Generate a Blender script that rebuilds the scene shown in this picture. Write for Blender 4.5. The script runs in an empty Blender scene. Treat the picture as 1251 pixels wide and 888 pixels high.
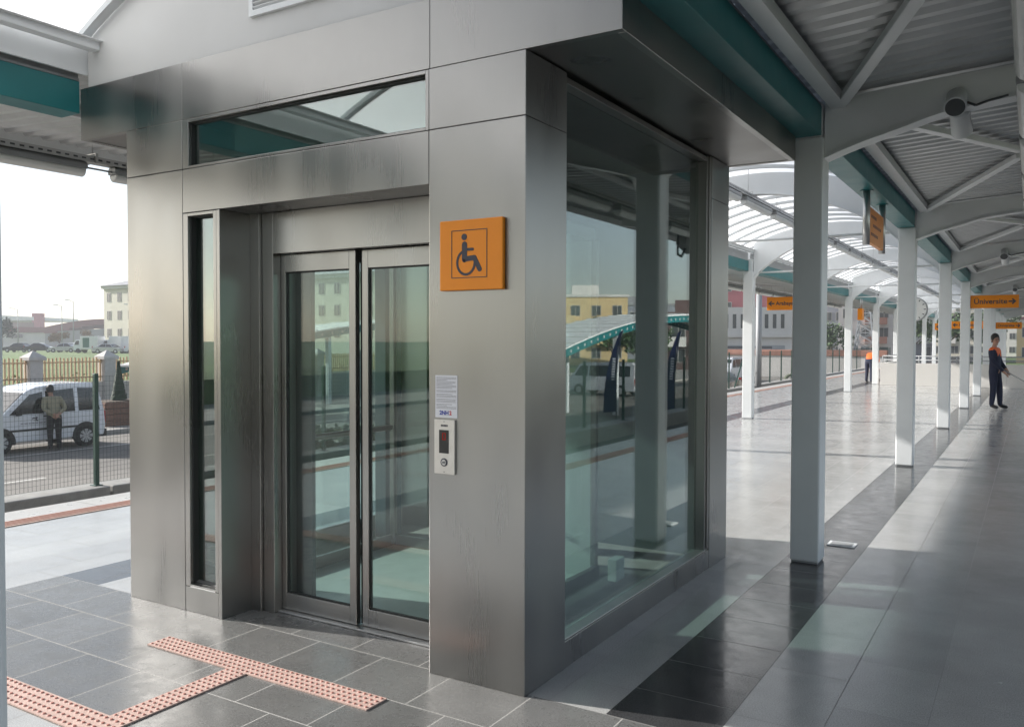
import bpy, bmesh, math, random
from mathutils import Vector, Matrix
R = math.radians
random.seed(7)
scene = bpy.context.scene
col = scene.collection

# ------------------------------------------------------------------ materials
def new_mat(name):
    m = bpy.data.materials.new(name); m.use_nodes = True
    nt = m.node_tree
    for n in list(nt.nodes): nt.nodes.remove(n)
    out = nt.nodes.new('ShaderNodeOutputMaterial')
    return m, nt, out
def nd(nt, t, **kw):
    n = nt.nodes.new(t)
    for k, v in kw.items():
        if k.startswith('i_'):
            key = k[2:].replace('_', ' ')
            n.inputs[key].default_value = v
        else: setattr(n, k, v)
    return n
def ramp(nt, fac, stops):
    r = nt.nodes.new('ShaderNodeValToRGB')
    el = r.color_ramp.elements
    while len(el) < len(stops): el.new(0.5)
    for e, (p, c) in zip(el, stops):
        e.position = p; e.color = (*c, 1) if len(c) == 3 else c
    nt.links.new(fac, r.inputs[0])
    return r
def mul(c, k): return tuple(min(1, x * k) for x in c)

def pmat(name, base, rough=.5, metal=0, var=.12, scale=6, bump=0, bscale=60, stretch=(1, 1, 1), rvar=.08, coat=0, spec=.5):
    m, nt, out = new_mat(name)
    p = nd(nt, 'ShaderNodeBsdfPrincipled')
    p.inputs['Metallic'].default_value = metal
    p.inputs['Specular IOR Level'].default_value = spec
    p.inputs['Coat Weight'].default_value = coat
    tc = nd(nt, 'ShaderNodeTexCoord'); mp = nd(nt, 'ShaderNodeMapping')
    mp.inputs['Scale'].default_value = stretch
    nt.links.new(tc.outputs['Object'], mp.inputs[0])
    nz = nd(nt, 'ShaderNodeTexNoise', i_Scale=scale, i_Detail=6.0, i_Roughness=.6)
    nt.links.new(mp.outputs[0], nz.inputs['Vector'])
    r = ramp(nt, nz.outputs[0], [(.3, mul(base, 1 - var)), (.7, mul(base, 1 + var))])
    nt.links.new(r.outputs[0], p.inputs['Base Color'])
    mr = nd(nt, 'ShaderNodeMapRange'); mr.inputs[3].default_value = max(.02, rough - rvar); mr.inputs[4].default_value = rough + rvar
    nz2 = nd(nt, 'ShaderNodeTexNoise', i_Scale=scale * 1.7, i_Detail=4.0)
    nt.links.new(mp.outputs[0], nz2.inputs['Vector'])
    nt.links.new(nz2.outputs[0], mr.inputs[0]); nt.links.new(mr.outputs[0], p.inputs['Roughness'])
    if bump:
        b = nd(nt, 'ShaderNodeBump', i_Strength=bump, i_Distance=.01)
        nz3 = nd(nt, 'ShaderNodeTexNoise', i_Scale=bscale, i_Detail=3.0)
        nt.links.new(mp.outputs[0], nz3.inputs['Vector'])
        nt.links.new(nz3.outputs[0], b.inputs['Height']); nt.links.new(b.outputs[0], p.inputs['Normal'])
    nt.links.new(p.outputs[0], out.inputs[0])
    return m

def steel_mat(name, base, rough, streak=(40, 40, .6)):
    m, nt, out = new_mat(name)
    p = nd(nt, 'ShaderNodeBsdfPrincipled'); p.inputs['Metallic'].default_value = 1
    tc = nd(nt, 'ShaderNodeTexCoord')
    mp = nd(nt, 'ShaderNodeMapping'); mp.inputs['Scale'].default_value = streak
    nt.links.new(tc.outputs['Object'], mp.inputs[0])
    nz = nd(nt, 'ShaderNodeTexNoise', i_Scale=6.0, i_Detail=5.0, i_Roughness=.65)
    p.inputs['Anisotropic'].default_value = .55
    nt.links.new(mp.outputs[0], nz.inputs['Vector'])
    big = nd(nt, 'ShaderNodeTexNoise', i_Scale=1.9, i_Detail=1.0, i_Roughness=.5)
    mpb = nd(nt, 'ShaderNodeMapping'); mpb.inputs['Scale'].default_value = (1.5, 1.5, .55)
    nt.links.new(tc.outputs['Object'], mpb.inputs[0]); nt.links.new(mpb.outputs[0], big.inputs['Vector'])
    mx = nd(nt, 'ShaderNodeMath', operation='MULTIPLY_ADD'); mx.inputs[1].default_value = .24
    nt.links.new(nz.outputs[0], mx.inputs[0]); nt.links.new(big.outputs[0], mx.inputs[2])
    r = ramp(nt, mx.outputs[0], [(.34, mul(base, .87)), (.62, mul(base, 1.0)), (.92, mul(base, 1.12))])
    nt.links.new(r.outputs[0], p.inputs['Base Color'])
    mr = nd(nt, 'ShaderNodeMapRange'); mr.inputs[1].default_value = .35; mr.inputs[2].default_value = 1
    mr.inputs[3].default_value = rough - .08; mr.inputs[4].default_value = rough + .14
    nt.links.new(mx.outputs[0], mr.inputs[0]); nt.links.new(mr.outputs[0], p.inputs['Roughness'])
    b = nd(nt, 'ShaderNodeBump', i_Strength=.004, i_Distance=.002)
    nt.links.new(nz.outputs[0], b.inputs['Height'])
    b2 = nd(nt, 'ShaderNodeBump', i_Strength=.08, i_Distance=.02)      # slight oil-canning of the sheet
    soft = nd(nt, 'ShaderNodeTexNoise', i_Scale=1.4, i_Detail=0.0)
    nt.links.new(tc.outputs['Object'], soft.inputs['Vector'])
    nt.links.new(soft.outputs[0], b2.inputs['Height']); nt.links.new(b.outputs[0], b2.inputs['Normal'])
    nt.links.new(b2.outputs[0], p.inputs['Normal'])
    nt.links.new(p.outputs[0], out.inputs[0])
    return m

def glass_mat(name, tint, f0=.05, gain=.95, rough=.01, smear=.0):
    m, nt, out = new_mat(name)
    tr = nd(nt, 'ShaderNodeBsdfTransparent'); tr.inputs[0].default_value = (*tint, 1)
    gl = nd(nt, 'ShaderNodeBsdfGlossy'); gl.inputs['Roughness'].default_value = rough
    gl.inputs['Color'].default_value = (.93, .97, .96, 1)
    lw = nd(nt, 'ShaderNodeLayerWeight'); lw.inputs[0].default_value = .5
    pw = nd(nt, 'ShaderNodeMath', operation='POWER'); pw.inputs[1].default_value = 4.5
    nt.links.new(lw.outputs['Facing'], pw.inputs[0])
    ma = nd(nt, 'ShaderNodeMath', operation='MULTIPLY_ADD'); ma.inputs[1].default_value = gain; ma.inputs[2].default_value = f0
    ma.use_clamp = True
    nt.links.new(pw.outputs[0], ma.inputs[0])
    mx = nd(nt, 'ShaderNodeMixShader')
    nt.links.new(ma.outputs[0], mx.inputs[0]); nt.links.new(tr.outputs[0], mx.inputs[1]); nt.links.new(gl.outputs[0], mx.inputs[2])
    last = mx
    if smear:
        tc = nd(nt, 'ShaderNodeTexCoord'); nz = nd(nt, 'ShaderNodeTexNoise', i_Scale=3.0, i_Detail=8.0, i_Roughness=.7)
        nt.links.new(tc.outputs['Object'], nz.inputs['Vector'])
        mr = nd(nt, 'ShaderNodeMapRange'); mr.inputs[1].default_value = .4; mr.inputs[2].default_value = .8
        mr.inputs[3].default_value = 0; mr.inputs[4].default_value = smear
        nt.links.new(nz.outputs[0], mr.inputs[0])
        df = nd(nt, 'ShaderNodeBsdfDiffuse'); df.inputs[0].default_value = (.6, .62, .6, 1)
        mx2 = nd(nt, 'ShaderNodeMixShader'); nt.links.new(mr.outputs[0], mx2.inputs[0])
        nt.links.new(mx.outputs[0], mx2.inputs[1]); nt.links.new(df.outputs[0], mx2.inputs[2]); last = mx2
    nt.links.new(last.outputs[0], out.inputs[0])
    return m

def granite_mat(name, c1, c2, grout, bw, rh, off=(0, 0), offset=0.5, rough=.16, speck=.25, mortar=.004, stain=.12, rot=0):
    m, nt, out = new_mat(name)
    p = nd(nt, 'ShaderNodeBsdfPrincipled')
    geo = nd(nt, 'ShaderNodeNewGeometry')
    mp = nd(nt, 'ShaderNodeMapping'); mp.inputs['Location'].default_value = (off[0], off[1], 0); mp.inputs['Rotation'].default_value = (0, 0, R(rot))
    nt.links.new(geo.outputs['Position'], mp.inputs[0])
    br = nd(nt, 'ShaderNodeTexBrick'); br.offset = offset; br.squash = 1
    br.inputs['Scale'].default_value = 1; br.inputs['Mortar Size'].default_value = mortar; br.inputs['Mortar Smooth'].default_value = .3
    br.inputs['Bias'].default_value = 0; br.inputs['Brick Width'].default_value = bw; br.inputs['Row Height'].default_value = rh
    br.inputs['Color1'].default_value = (*c1, 1); br.inputs['Color2'].default_value = (*c2, 1); br.inputs['Mortar'].default_value = (*grout, 1)
    nt.links.new(mp.outputs[0], br.inputs['Vector'])
    n1 = nd(nt, 'ShaderNodeTexNoise', i_Scale=170.0, i_Detail=2.0, i_Roughness=.7)
    n2 = nd(nt, 'ShaderNodeTexNoise', i_Scale=1.3, i_Detail=7.0, i_Roughness=.65)
    n3 = nd(nt, 'ShaderNodeTexNoise', i_Scale=7.0, i_Detail=8.0, i_Roughness=.7)
    for n in (n1, n2, n3): nt.links.new(geo.outputs['Position'], n.inputs['Vector'])
    r1 = ramp(nt, n1.outputs[0], [(.32, (1 - speck,) * 3), (.5, (1, 1, 1)), (.7, (1 + speck,) * 3)])
    r2 = ramp(nt, n2.outputs[0], [(.3, (1 - stain,) * 3), (.7, (1 + stain,) * 3)])
    m1 = nd(nt, 'ShaderNodeMix', data_type='RGBA', blend_type='MULTIPLY'); m1.inputs[0].default_value = 1
    m2 = nd(nt, 'ShaderNodeMix', data_type='RGBA', blend_type='MULTIPLY'); m2.inputs[0].default_value = 1
    nt.links.new(br.outputs['Color'], m1.inputs[6]); nt.links.new(r1.outputs[0], m1.inputs[7])
    nt.links.new(m1.outputs[2], m2.inputs[6]); nt.links.new(r2.outputs[0], m2.inputs[7])
    nt.links.new(m2.outputs[2], p.inputs['Base Color'])
    mr = nd(nt, 'ShaderNodeMapRange'); mr.inputs[1].default_value = .35; mr.inputs[2].default_value = .7
    mr.inputs[3].default_value = rough - .05; mr.inputs[4].default_value = rough + .13
    nt.links.new(n3.outputs[0], mr.inputs[0])
    ad = nd(nt, 'ShaderNodeMath', operation='MULTIPLY_ADD'); ad.inputs[1].default_value = .5
    nt.links.new(br.outputs['Fac'], ad.inputs[0]); nt.links.new(mr.outputs[0], ad.inputs[2])
    nt.links.new(ad.outputs[0], p.inputs['Roughness'])
    b = nd(nt, 'ShaderNodeBump', i_Strength=.35, i_Distance=.002); b.invert = True
    nt.links.new(br.outputs['Fac'], b.inputs['Height']); nt.links.new(b.outputs[0], p.inputs['Normal'])
    nt.links.new(p.outputs[0], out.inputs[0])
    return m

def emit_mat(name, c, s):
    m, nt, out = new_mat(name)
    e = nd(nt, 'ShaderNodeEmission'); e.inputs[0].default_value = (*c, 1); e.inputs[1].default_value = s
    nt.links.new(e.outputs[0], out.inputs[0]); return m

def translucent_mat(name, c, wt=.7):
    m, nt, out = new_mat(name)
    t = nd(nt, 'ShaderNodeBsdfTranslucent'); t.inputs[0].default_value = (*c, 1)
    d = nd(nt, 'ShaderNodeBsdfDiffuse'); d.inputs[0].default_value = (*c, 1)
    tc = nd(nt, 'ShaderNodeTexCoord'); nz = nd(nt, 'ShaderNodeTexNoise', i_Scale=1.5, i_Detail=5.0)
    nt.links.new(tc.outputs['Object'], nz.inputs['Vector'])
    mr = nd(nt, 'ShaderNodeMapRange'); mr.inputs[3].default_value = wt - .1; mr.inputs[4].default_value = wt + .1
    nt.links.new(nz.outputs[0], mr.inputs[0])
    mx = nd(nt, 'ShaderNodeMixShader')
    nt.links.new(mr.outputs[0], mx.inputs[0]); nt.links.new(d.outputs[0], mx.inputs[1]); nt.links.new(t.outputs[0], mx.inputs[2])
    nt.links.new(mx.outputs[0], out.inputs[0]); return m

M = {}
M['steel'] = steel_mat('brushed_steel', (.335, .329, .318), .31)
M['steel_d'] = steel_mat('dark_steel', (.26, .25, .24), .34)
M['alu'] = pmat('aluminium', (.55, .55, .55), .4, 1, .06)
M['core'] = pmat('shadow_gap', (.02, .02, .02), .8, 0, .1)
M['rubber'] = pmat('black_rubber', (.018, .02, .02), .55, 0, .1)
M['white'] = pmat('white_paint', (.74, .76, .77), .32, 0, .04, 3, .03, 90)
M['offwhite'] = pmat('gable_paint', (.60, .60, .59), .6, 0, .04, 2, .05, 120)
M['teal'] = pmat('teal_paint', (.012, .155, .165), .4, 0, .08, 3, .03, 80)
M['ribgrey'] = pmat('rib_paint', (.55, .57, .58), .4, 0, .04)
M['tact_edge'] = pmat('pale_pink_tactile', (.60, .43, .36), .6, 0, .1, 14)
M['tact_edge_rib'] = pmat('pink_tactile_rib', (.50, .27, .21), .6, 0, .1, 14)
M['galv'] = pmat('galvanised_sheet', (.54, .55, .555), .32, .5, .1, 2, .05, 30)
M['grey'] = pmat('grey_paint', (.33, .34, .35), .45, 0, .06)
M['dgrey'] = pmat('dark_grey', (.08, .085, .09), .5, 0, .1)
M['black'] = pmat('black_paint', (.015, .015, .016), .45, 0, .1)
M['orange'] = pmat('orange_sign', (.85, .265, .004), .38, 0, .03)
M['glass'] = glass_mat('green_glass', (.81, .885, .87), .13, .95, .006, .02)
M['glass_clear'] = glass_mat('door_glass', (.925, .962, .948), .05, .95, .006, .015)
M['glass_dark'] = glass_mat('smoked_glass', (.5, .62, .58), .22, .95, .01, .02)
M['carglass'] = pmat('car_glass', (.012, .016, .018), .06, 0, .1, spec=.7)
M['poly'] = translucent_mat('polycarbonate', (.93, .94, .95), .72)
M['lens'] = pmat('frosted_lens', (.72, .73, .72), .35, 0, .05)
M['paper'] = pmat('paper', (.72, .73, .78), .7, 0, .03)
M['ink'] = pmat('ink', (.06, .06, .08), .7, 0, .1)
M['inkgrey'] = pmat('grey_ink', (.3, .3, .33), .7, 0, .1)
M['blueink'] = pmat('blue_ink', (.03, .05, .32), .6, 0, .1)
M['redink'] = pmat('red_ink', (.5, .03, .04), .6, 0, .1)
M['led'] = emit_mat('red_led', (1, .05, .02), .16)
M['panelgrey'] = pmat('brushed_panel', (.62, .6, .57), .4, .6, .05, 20)
M['tact'] = pmat('pink_tactile', (.52, .37, .32), .65, 0, .12, 14, .2, 120)
M['tactdot'] = pmat('tactile_dot', (.40, .17, .135), .6, 0, .15, 20)
M['gran_light'] = granite_mat('light_granite', (.42, .417, .405), (.37, .368, .36), (.24, .236, .225), .62, .36, (0.1, .34), .5, .15, .26, .0022, .14, 90)
M['gran_dark'] = granite_mat('black_granite', (.045, .045, .047), (.058, .058, .06), (.16, .155, .15), .46, .40, (1.51, .05), 0, .13, .5, .002)
M['gran_front'] = granite_mat('dark_grey_granite', (.125, .124, .121), (.165, .163, .158), (.40, .39, .37), .43, .37, (-.075, .105), .5, .25, .5, .0032, .2)
M['gran_nose'] = granite_mat('edge_granite', (.52, .50, .46), (.47, .45, .42), (.25, .24, .22), .9, 1.2, (0, 0), .0, .3, .2)
M['concrete'] = pmat('concrete', (.33, .32, .30), .85, 0, .15, 5, .3, 50)
M['asphalt'] = pmat('dusty_asphalt', (.20, .185, .165), .9, 0, .28, .35, .3, 80)
M['ballast'] = pmat('track_bed', (.13, .12, .11), .95, 0, .4, 25, .6, 30)
M['railmetal'] = pmat('rail_metal', (.3, .24, .2), .45, .8, .2)
M['pave'] = pmat('pavement', (.36, .34, .31), .85, 0, .18, 2.5, .2, 60)
M['paint_line'] = pmat('road_line', (.62, .60, .55), .8, 0, .2, 9)
M['grassland'] = pmat('grass_ground', (.105, .165, .04), .95, 0, .5, .35, .5, 12)
M['leaf'] = pmat('foliage', (.045, .085, .025), .7, 0, .5, 4)
M['leaf_d'] = pmat('dark_foliage', (.018, .042, .018), .7, 0, .5, 8)
M['leaf_o'] = pmat('autumn_foliage', (.17, .11, .04), .8, 0, .4, 6)
M['bark'] = pmat('bark', (.12, .09, .065), .9, 0, .3, 12)
M['picket'] = pmat('cream_picket', (.62, .42, .24), .6, 0, .1, 5)
M['pillar'] = pmat('plastered_pillar', (.48, .46, .44), .85, 0, .1, 6)
M['brick'] = pmat('brick_planter', (.19, .11, .08), .85, 0, .3, 18, .3, 40)
M['brickred'] = pmat('terracotta_band', (.33, .16, .115), .8, 0, .18, 2)
M['greenpost'] = pmat('green_fence', (.01, .055, .04), .45, 0, .1)
M['wire'] = pmat('dark_wire', (.05, .075, .065), .5, .3, .1)
M['cream'] = pmat('cream_render', (.60, .56, .47), .85, 0, .08, .4)
M['cream_y'] = pmat('yellow_render', (.62, .47, .25), .85, 0, .08, .4)
M['bwhite'] = pmat('white_render', (.62, .60, .57), .85, 0, .08, .4)
M['bpink'] = pmat('red_render', (.40, .11, .13), .85, 0, .1, .3)
M['bgrey'] = pmat('grey_render', (.27, .28, .32), .85, 0, .12, .4)
M['bdark'] = pmat('dark_render', (.13, .08, .075), .85, 0, .15, .4)
M['winpane'] = pmat('window_pane', (.06, .068, .07), .12, 0, .3, 1)
M['winframe'] = pmat('window_frame', (.45, .43, .4), .6, 0, .1)
M['roofred'] = pmat('red_roof', (.20, .065, .06), .8, 0, .15, .3)
M['roofgrey'] = pmat('grey_roof', (.30, .30, .31), .8, 0, .12, .3)
M['roofwhite'] = pmat('white_roof', (.75, .75, .74), .5, 0, .05, .3)
M['carwhite'] = pmat('white_car_paint', (.72, .74, .78), .25, 0, .03, 2, coat=.6)
M['cardark'] = pmat('dark_car_paint', (.012, .016, .03), .25, .2, .1, 2, coat=.8)
M['carred'] = pmat('maroon_car_paint', (.06, .018, .018), .25, .2, .1, 2, coat=.8)
M['carsilver'] = pmat('silver_car_paint', (.42, .43, .44), .3, .6, .05, 2, coat=.6)
M['cargreen'] = pmat('green_panel_paint', (.03, .14, .10), .5, 0, .1, 2)
M['tyre'] = pmat('tyre_rubber', (.015, .015, .016), .8, 0, .15, 20)
M['hub'] = pmat('hubcap', (.5, .51, .53), .35, .5, .06)
M['lamp_r'] = pmat('red_lamp', (.35, .01, .012), .2, 0, .05)
M['lamp_w'] = pmat('clear_lamp', (.6, .62, .64), .1, 0, .05)
M['skin'] = pmat('skin', (.42, .24, .17), .55, 0, .08, 20)
M['navy'] = pmat('navy_cloth', (.012, .016, .04), .85, 0, .2, 25, .3, 90)
M['orangecloth'] = pmat('orange_cloth', (.75, .13, .02), .75, 0, .12, 25, .2, 90)
M['olive'] = pmat('olive_cloth', (.27, .25, .175), .85, 0, .15, 18, .3, 60)
M['greencloth'] = pmat('green_grey_cloth', (.14, .16, .11), .85, 0, .15, 18)
M['blackcloth'] = pmat('black_cloth', (.014, .014, .017), .85, 0, .2, 25)
M['hair'] = pmat('dark_hair', (.012, .01, .009), .6, 0, .3, 60)
M['flagblue'] = pmat('navy_banner', (.012, .02, .085), .75, 0, .12, 6)
M['bluepost'] = pmat('blue_grey_post', (.04, .075, .095), .45, 0, .08)
M['palepost'] = pmat('pale_post', (.45, .50, .48), .45, 0, .08)
M['cablight'] = pmat('pale_cabin_panel', (.56, .62, .6), .4, .2, .06)
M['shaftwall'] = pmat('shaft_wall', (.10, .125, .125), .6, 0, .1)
M['clockface'] = pmat('clock_face', (.75, .75, .73), .4, 0, .03)

# ------------------------------------------------------------------ mesh builder
class MB:
    def __init__(s): s.v = []; s.f = []; s.m = []; s.sm = []
    def add(s, vs, fs, mi=0, smooth=False):
        o = len(s.v); s.v += [tuple(v) for v in vs]
        for f in fs: s.f.append([i + o for i in f]); s.m.append(mi); s.sm.append(smooth)
        return s
    def box(s, x0, x1, y0, y1, z0, z1, mi=0):
        vs = [(x, y, z) for z in (z0, z1) for y in (y0, y1) for x in (x0, x1)]
        return s.add(vs, [(0, 2, 3, 1), (4, 5, 7, 6), (0, 1, 5, 4), (2, 6, 7, 3), (0, 4, 6, 2), (1, 3, 7, 5)], mi)
    def obox(s, c, ax, ay, az, mi=0):
        c = Vector(c); ax, ay, az = Vector(ax), Vector(ay), Vector(az)
        vs = [c + ax * i + ay * j + az * k for k in (-1, 1) for j in (-1, 1) for i in (-1, 1)]
        return s.add(vs, [(0, 2, 3, 1), (4, 5, 7, 6), (0, 1, 5, 4), (2, 6, 7, 3), (0, 4, 6, 2), (1, 3, 7, 5)], mi)
    def bar(s, p0, p1, w, h, mi=0, up=(0, 0, 1)):
        p0, p1 = Vector(p0), Vector(p1); d = (p1 - p0); L = d.length; d.normalize()
        u = Vector(up)
        if abs(d.dot(u)) > .98: u = Vector((1, 0, 0))
        x = d.cross(u).normalized(); y = x.cross(d)
        return s.obox((p0 + p1) / 2, x * (w / 2), d * (L / 2), y * (h / 2), mi)
    def tube(s, p0, p1, r0, r1=None, n=10, mi=0, caps=True, smooth=True):
        if r1 is None: r1 = r0
        p0, p1 = Vector(p0), Vector(p1); d = (p1 - p0).normalized()
        u = Vector((0, 0, 1)) if abs(d.z) < .95 else Vector((1, 0, 0))
        x = d.cross(u).normalized(); y = d.cross(x)
        o = len(s.v)
        for k in range(n):
            a = 2 * math.pi * k / n
            s.v.append(tuple(p0 + (x * math.cos(a) + y * math.sin(a)) * r0))
        for k in range(n):
            a = 2 * math.pi * k / n
            s.v.append(tuple(p1 + (x * math.cos(a) + y * math.sin(a)) * r1))
        for k in range(n):
            j = (k + 1) % n
            s.f.append([o + k, o + j, o + n + j, o + n + k]); s.m.append(mi); s.sm.append(smooth)
        if caps:
            s.f.append([o + k for k in range(n)][::-1]); s.m.append(mi); s.sm.append(False)
            s.f.append([o + n + k for k in range(n)]); s.m.append(mi); s.sm.append(False)
        return s
    def path(s, pts, r, n=8, mi=0):
        for a, b in zip(pts[:-1], pts[1:]): s.tube(a, b, r, r, n, mi)
        return s
    def prism(s, poly, axis, a, b, mi=0):
        """poly of 2D points in the plane normal to axis, swept from a to b (concave polys fine)."""
        def P(p, t): return {'x': (t, p[0], p[1]), 'y': (p[0], t, p[1]), 'z': (p[0], p[1], t)}[axis]
        n = len(poly); vs = [P(p, a) for p in poly] + [P(p, b) for p in poly]
        fs = [list(range(n)), list(range(n, 2 * n))[::-1]] + [[i, (i + 1) % n, n + (i + 1) % n, n + i] for i in range(n)]
        return s.add(vs, fs, mi)
    def strip(s, top, bot, axis, a, b, mi=0):
        """solid between two polylines of the same count, swept along axis"""
        for i in range(len(top) - 1):
            s.prism([bot[i], bot[i + 1], top[i + 1], top[i]], axis, a, b, mi)
        return s
    def ell(s, c, rx, ry, rz, nu=12, nv=8, mi=0, z0=-1, z1=1):
        o = len(s.v); c = Vector(c)
        for j in range(nv + 1):
            t = math.asin(max(-1, min(1, z0 + (z1 - z0) * j / nv))) if (z0 > -1 or z1 < 1) else -math.pi / 2 + math.pi * j / nv
            for i in range(nu):
                a = 2 * math.pi * i / nu
                s.v.append((c.x + rx * math.cos(t) * math.cos(a), c.y + ry * math.cos(t) * math.sin(a), c.z + rz * math.sin(t)))
        for j in range(nv):
            for i in range(nu):
                k = (i + 1) % nu
                s.f.append([o + j * nu + i, o + j * nu + k, o + (j + 1) * nu + k, o + (j + 1) * nu + i]); s.m.append(mi); s.sm.append(True)
        return s
    def build(s, name, mats, parent=None, bevel=0, seg=2, weld=False):
        me = bpy.data.meshes.new(name)
        off = Vector(parent.get('_o', (0, 0, 0))) if parent is not None else Vector((0, 0, 0))
        me.from_pydata([tuple(Vector(v) - off) for v in s.v], [], s.f)
        if not isinstance(mats, (list, tuple)): mats = [mats]
        for m in mats: me.materials.append(m)
        for p, mi, sm in zip(me.polygons, s.m, s.sm): p.material_index = mi; p.use_smooth = sm
        bm = bmesh.new(); bm.from_mesh(me)
        if weld: bmesh.ops.remove_doubles(bm, verts=bm.verts, dist=1e-5)
        bmesh.ops.recalc_face_normals(bm, faces=bm.faces); bm.to_mesh(me); bm.free()
        o = bpy.data.objects.new(name, me); col.objects.link(o)
        if parent is not None:
            o.parent = parent
            o['_o'] = tuple(off)
        if bevel:
            b = o.modifiers.new('edge', 'BEVEL'); b.width = bevel; b.segments = seg; b.limit_method = 'ANGLE'; b.angle_limit = R(40)
        return o

def tag(o, label, cat, group=None, kind='thing'):
    o['label'] = label; o['category'] = cat; o['kind'] = kind
    if group: o['group'] = group
    return o
def struct(o, kind='structure'):
    o['kind'] = kind; return o
def empty(name, loc, label, cat, group=None):
    o = bpy.data.objects.new(name, None); col.objects.link(o); o.location = loc; o['_o'] = tuple(loc)
    o.empty_display_size = .1
    return tag(o, label, cat, group)
def copy_tree(o, parent=None):
    c = o.copy(); col.objects.link(c); c.parent = parent
    for ch in list(o.children): copy_tree(ch, c)
    return c
def text(name, body, size, mat, parent, loc, rot, align='CENTER', extrude=.0012, sx=1, bold=0):
    cu = bpy.data.curves.new(name, 'FONT'); cu.body = body; cu.size = size; cu.align_x = align; cu.align_y = 'CENTER'
    cu.extrude = extrude; cu.offset = bold; cu.materials.append(mat)
    o = bpy.data.objects.new(name, cu); col.objects.link(o)
    off = Vector(parent.get('_o', (0, 0, 0))) if parent is not None else Vector()
    o.location = Vector(loc) - off; o.rotation_euler = rot; o.scale = (sx, 1, 1)
    # lettering becomes a plain mesh
    dg = bpy.context.evaluated_depsgraph_get(); dg.update()
    me = bpy.data.meshes.new_from_object(o.evaluated_get(dg)); me.name = name
    m2 = bpy.data.objects.new('lettering_mesh', me); col.objects.link(m2)
    m2.location, m2.rotation_euler, m2.scale = o.location, o.rotation_euler, o.scale
    bpy.data.objects.remove(o); m2.name = name; o = m2
    if parent is not None: o.parent = parent
    return o

# ------------------------------------------------------------------ camera (solved from the photograph's vanishing points)
def make_camera():
    f, pi, ya, ro = 1036.4545, .0264, .5497, .0022
    fwd = Vector((-math.sin(ya) * math.cos(pi), math.cos(ya) * math.cos(pi), -math.sin(pi)))
    r = Vector((math.cos(ya), math.sin(ya), 0)); u = r.cross(fwd)
    r2 = r * math.cos(ro) + u * math.sin(ro); u2 = -r * math.sin(ro) + u * math.cos(ro)
    cd = bpy.data.cameras.new('camera'); co = bpy.data.objects.new('camera', cd); col.objects.link(co)
    cd.sensor_width = 36; cd.lens = f / 1251 * 36; cd.clip_end = 6000; cd.clip_start = .05
    m = Matrix((r2, u2, -fwd)).transposed().to_4x4(); m.translation = Vector((0, 0, 1.57))
    co.matrix_world = m; scene.camera = co
make_camera()

# ------------------------------------------------------------------ light
SUN_EL, SUN_AZ = R(24.1), R(13)          # rays travel towards (+cos az, +sin az)
d = Vector((math.cos(SUN_EL) * math.cos(SUN_AZ), math.cos(SUN_EL) * math.sin(SUN_AZ), -math.sin(SUN_EL)))
sl = bpy.data.lights.new('sun', 'SUN'); sl.energy = 5.0; sl.angle = R(.8); sl.color = (1, .965, .915)
so = bpy.data.objects.new('sun', sl); col.objects.link(so)
so.rotation_euler = d.to_track_quat('-Z', 'Y').to_euler()
w = bpy.data.worlds.new('World'); scene.world = w; w.use_nodes = True
nt = w.node_tree
for n in list(nt.nodes): nt.nodes.remove(n)
sky = nd(nt, 'ShaderNodeTexSky'); sky.sky_type = 'NISHITA'; sky.sun_disc = False
sky.sun_elevation = SUN_EL
# Nishita: rotation 0 puts the sun at +Y, positive turns towards +X
sp = -d; sky.sun_rotation = math.atan2(sp.x, sp.y)
sky.air_density = 1.0; sky.dust_density = 1.2; sky.ozone_density = 1.0; sky.altitude = 100
hs = nd(nt, 'ShaderNodeHueSaturation'); hs.inputs['Saturation'].default_value = .6
bg = nd(nt, 'ShaderNodeBackground'); bg.inputs[1].default_value = .11
wo = nd(nt, 'ShaderNodeOutputWorld')
nt.links.new(sky.outputs[0], hs.inputs['Color']); wb = nd(nt, 'ShaderNodeMix', data_type='RGBA', blend_type='MULTIPLY'); wb.inputs[0].default_value = 1; wb.inputs[7].default_value = (.985, 1.0, 1.01, 1)
nt.links.new(hs.outputs[0], wb.inputs[6]); nt.links.new(wb.outputs[2], bg.inputs[0]); nt.links.new(bg.outputs[0], wo.inputs[0])
vs = scene.view_settings; vs.view_transform = 'Standard'; vs.look = 'None'; vs.gamma = 1; vs.use_curve_mapping = False; vs.exposure = .8
cy = scene.cycles
cy.max_bounces = 10; cy.diffuse_bounces = 5; cy.glossy_bounces = 6; cy.transmission_bounces = 6; cy.transparent_max_bounces = 24
cy.use_denoising = True; cy.sample_clamp_indirect = 8; cy.caustics_reflective = False; cy.caustics_refractive = False

# ------------------------------------------------------------------ setting: ground, roads, platform
NY, FY = -16.0, 62.0
PL, PR = -7.95, 1.55
def sheet(name, x0, x1, y0, y1, z, mat, kind='structure'):
    o = MB().add([(x0, y0, z), (x1, y0, z), (x1, y1, z), (x0, y1, z)], [(0, 1, 2, 3)]).build(name, mat)
    return struct(o, kind)
RZ = -1.6
sheet('ground', -1800, 1800, -1800, 1800, RZ - .012, M['grassland'])
sheet('road', -26.6, -12.75, -300, 300, RZ, M['asphalt'])
sheet('road', 6.4, 20.0, -300, 300, RZ, M['asphalt'])
def terrain():
    b = MB()
    b.box(-900, -33.45, -600, 600, -4, -.3)
    return struct(b.build('terrain', M['grassland']))
terrain()
o = MB().box(-33.3, -26.6, -120, 200, -3, -1.46).build('sidewalk', M['pave'], None, .02); struct(o)
o = MB().box(-26.6, -26.45, -120, 200, -2.9, -1.455).build('kerb', M['concrete'], None, .02); struct(o)
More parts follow.
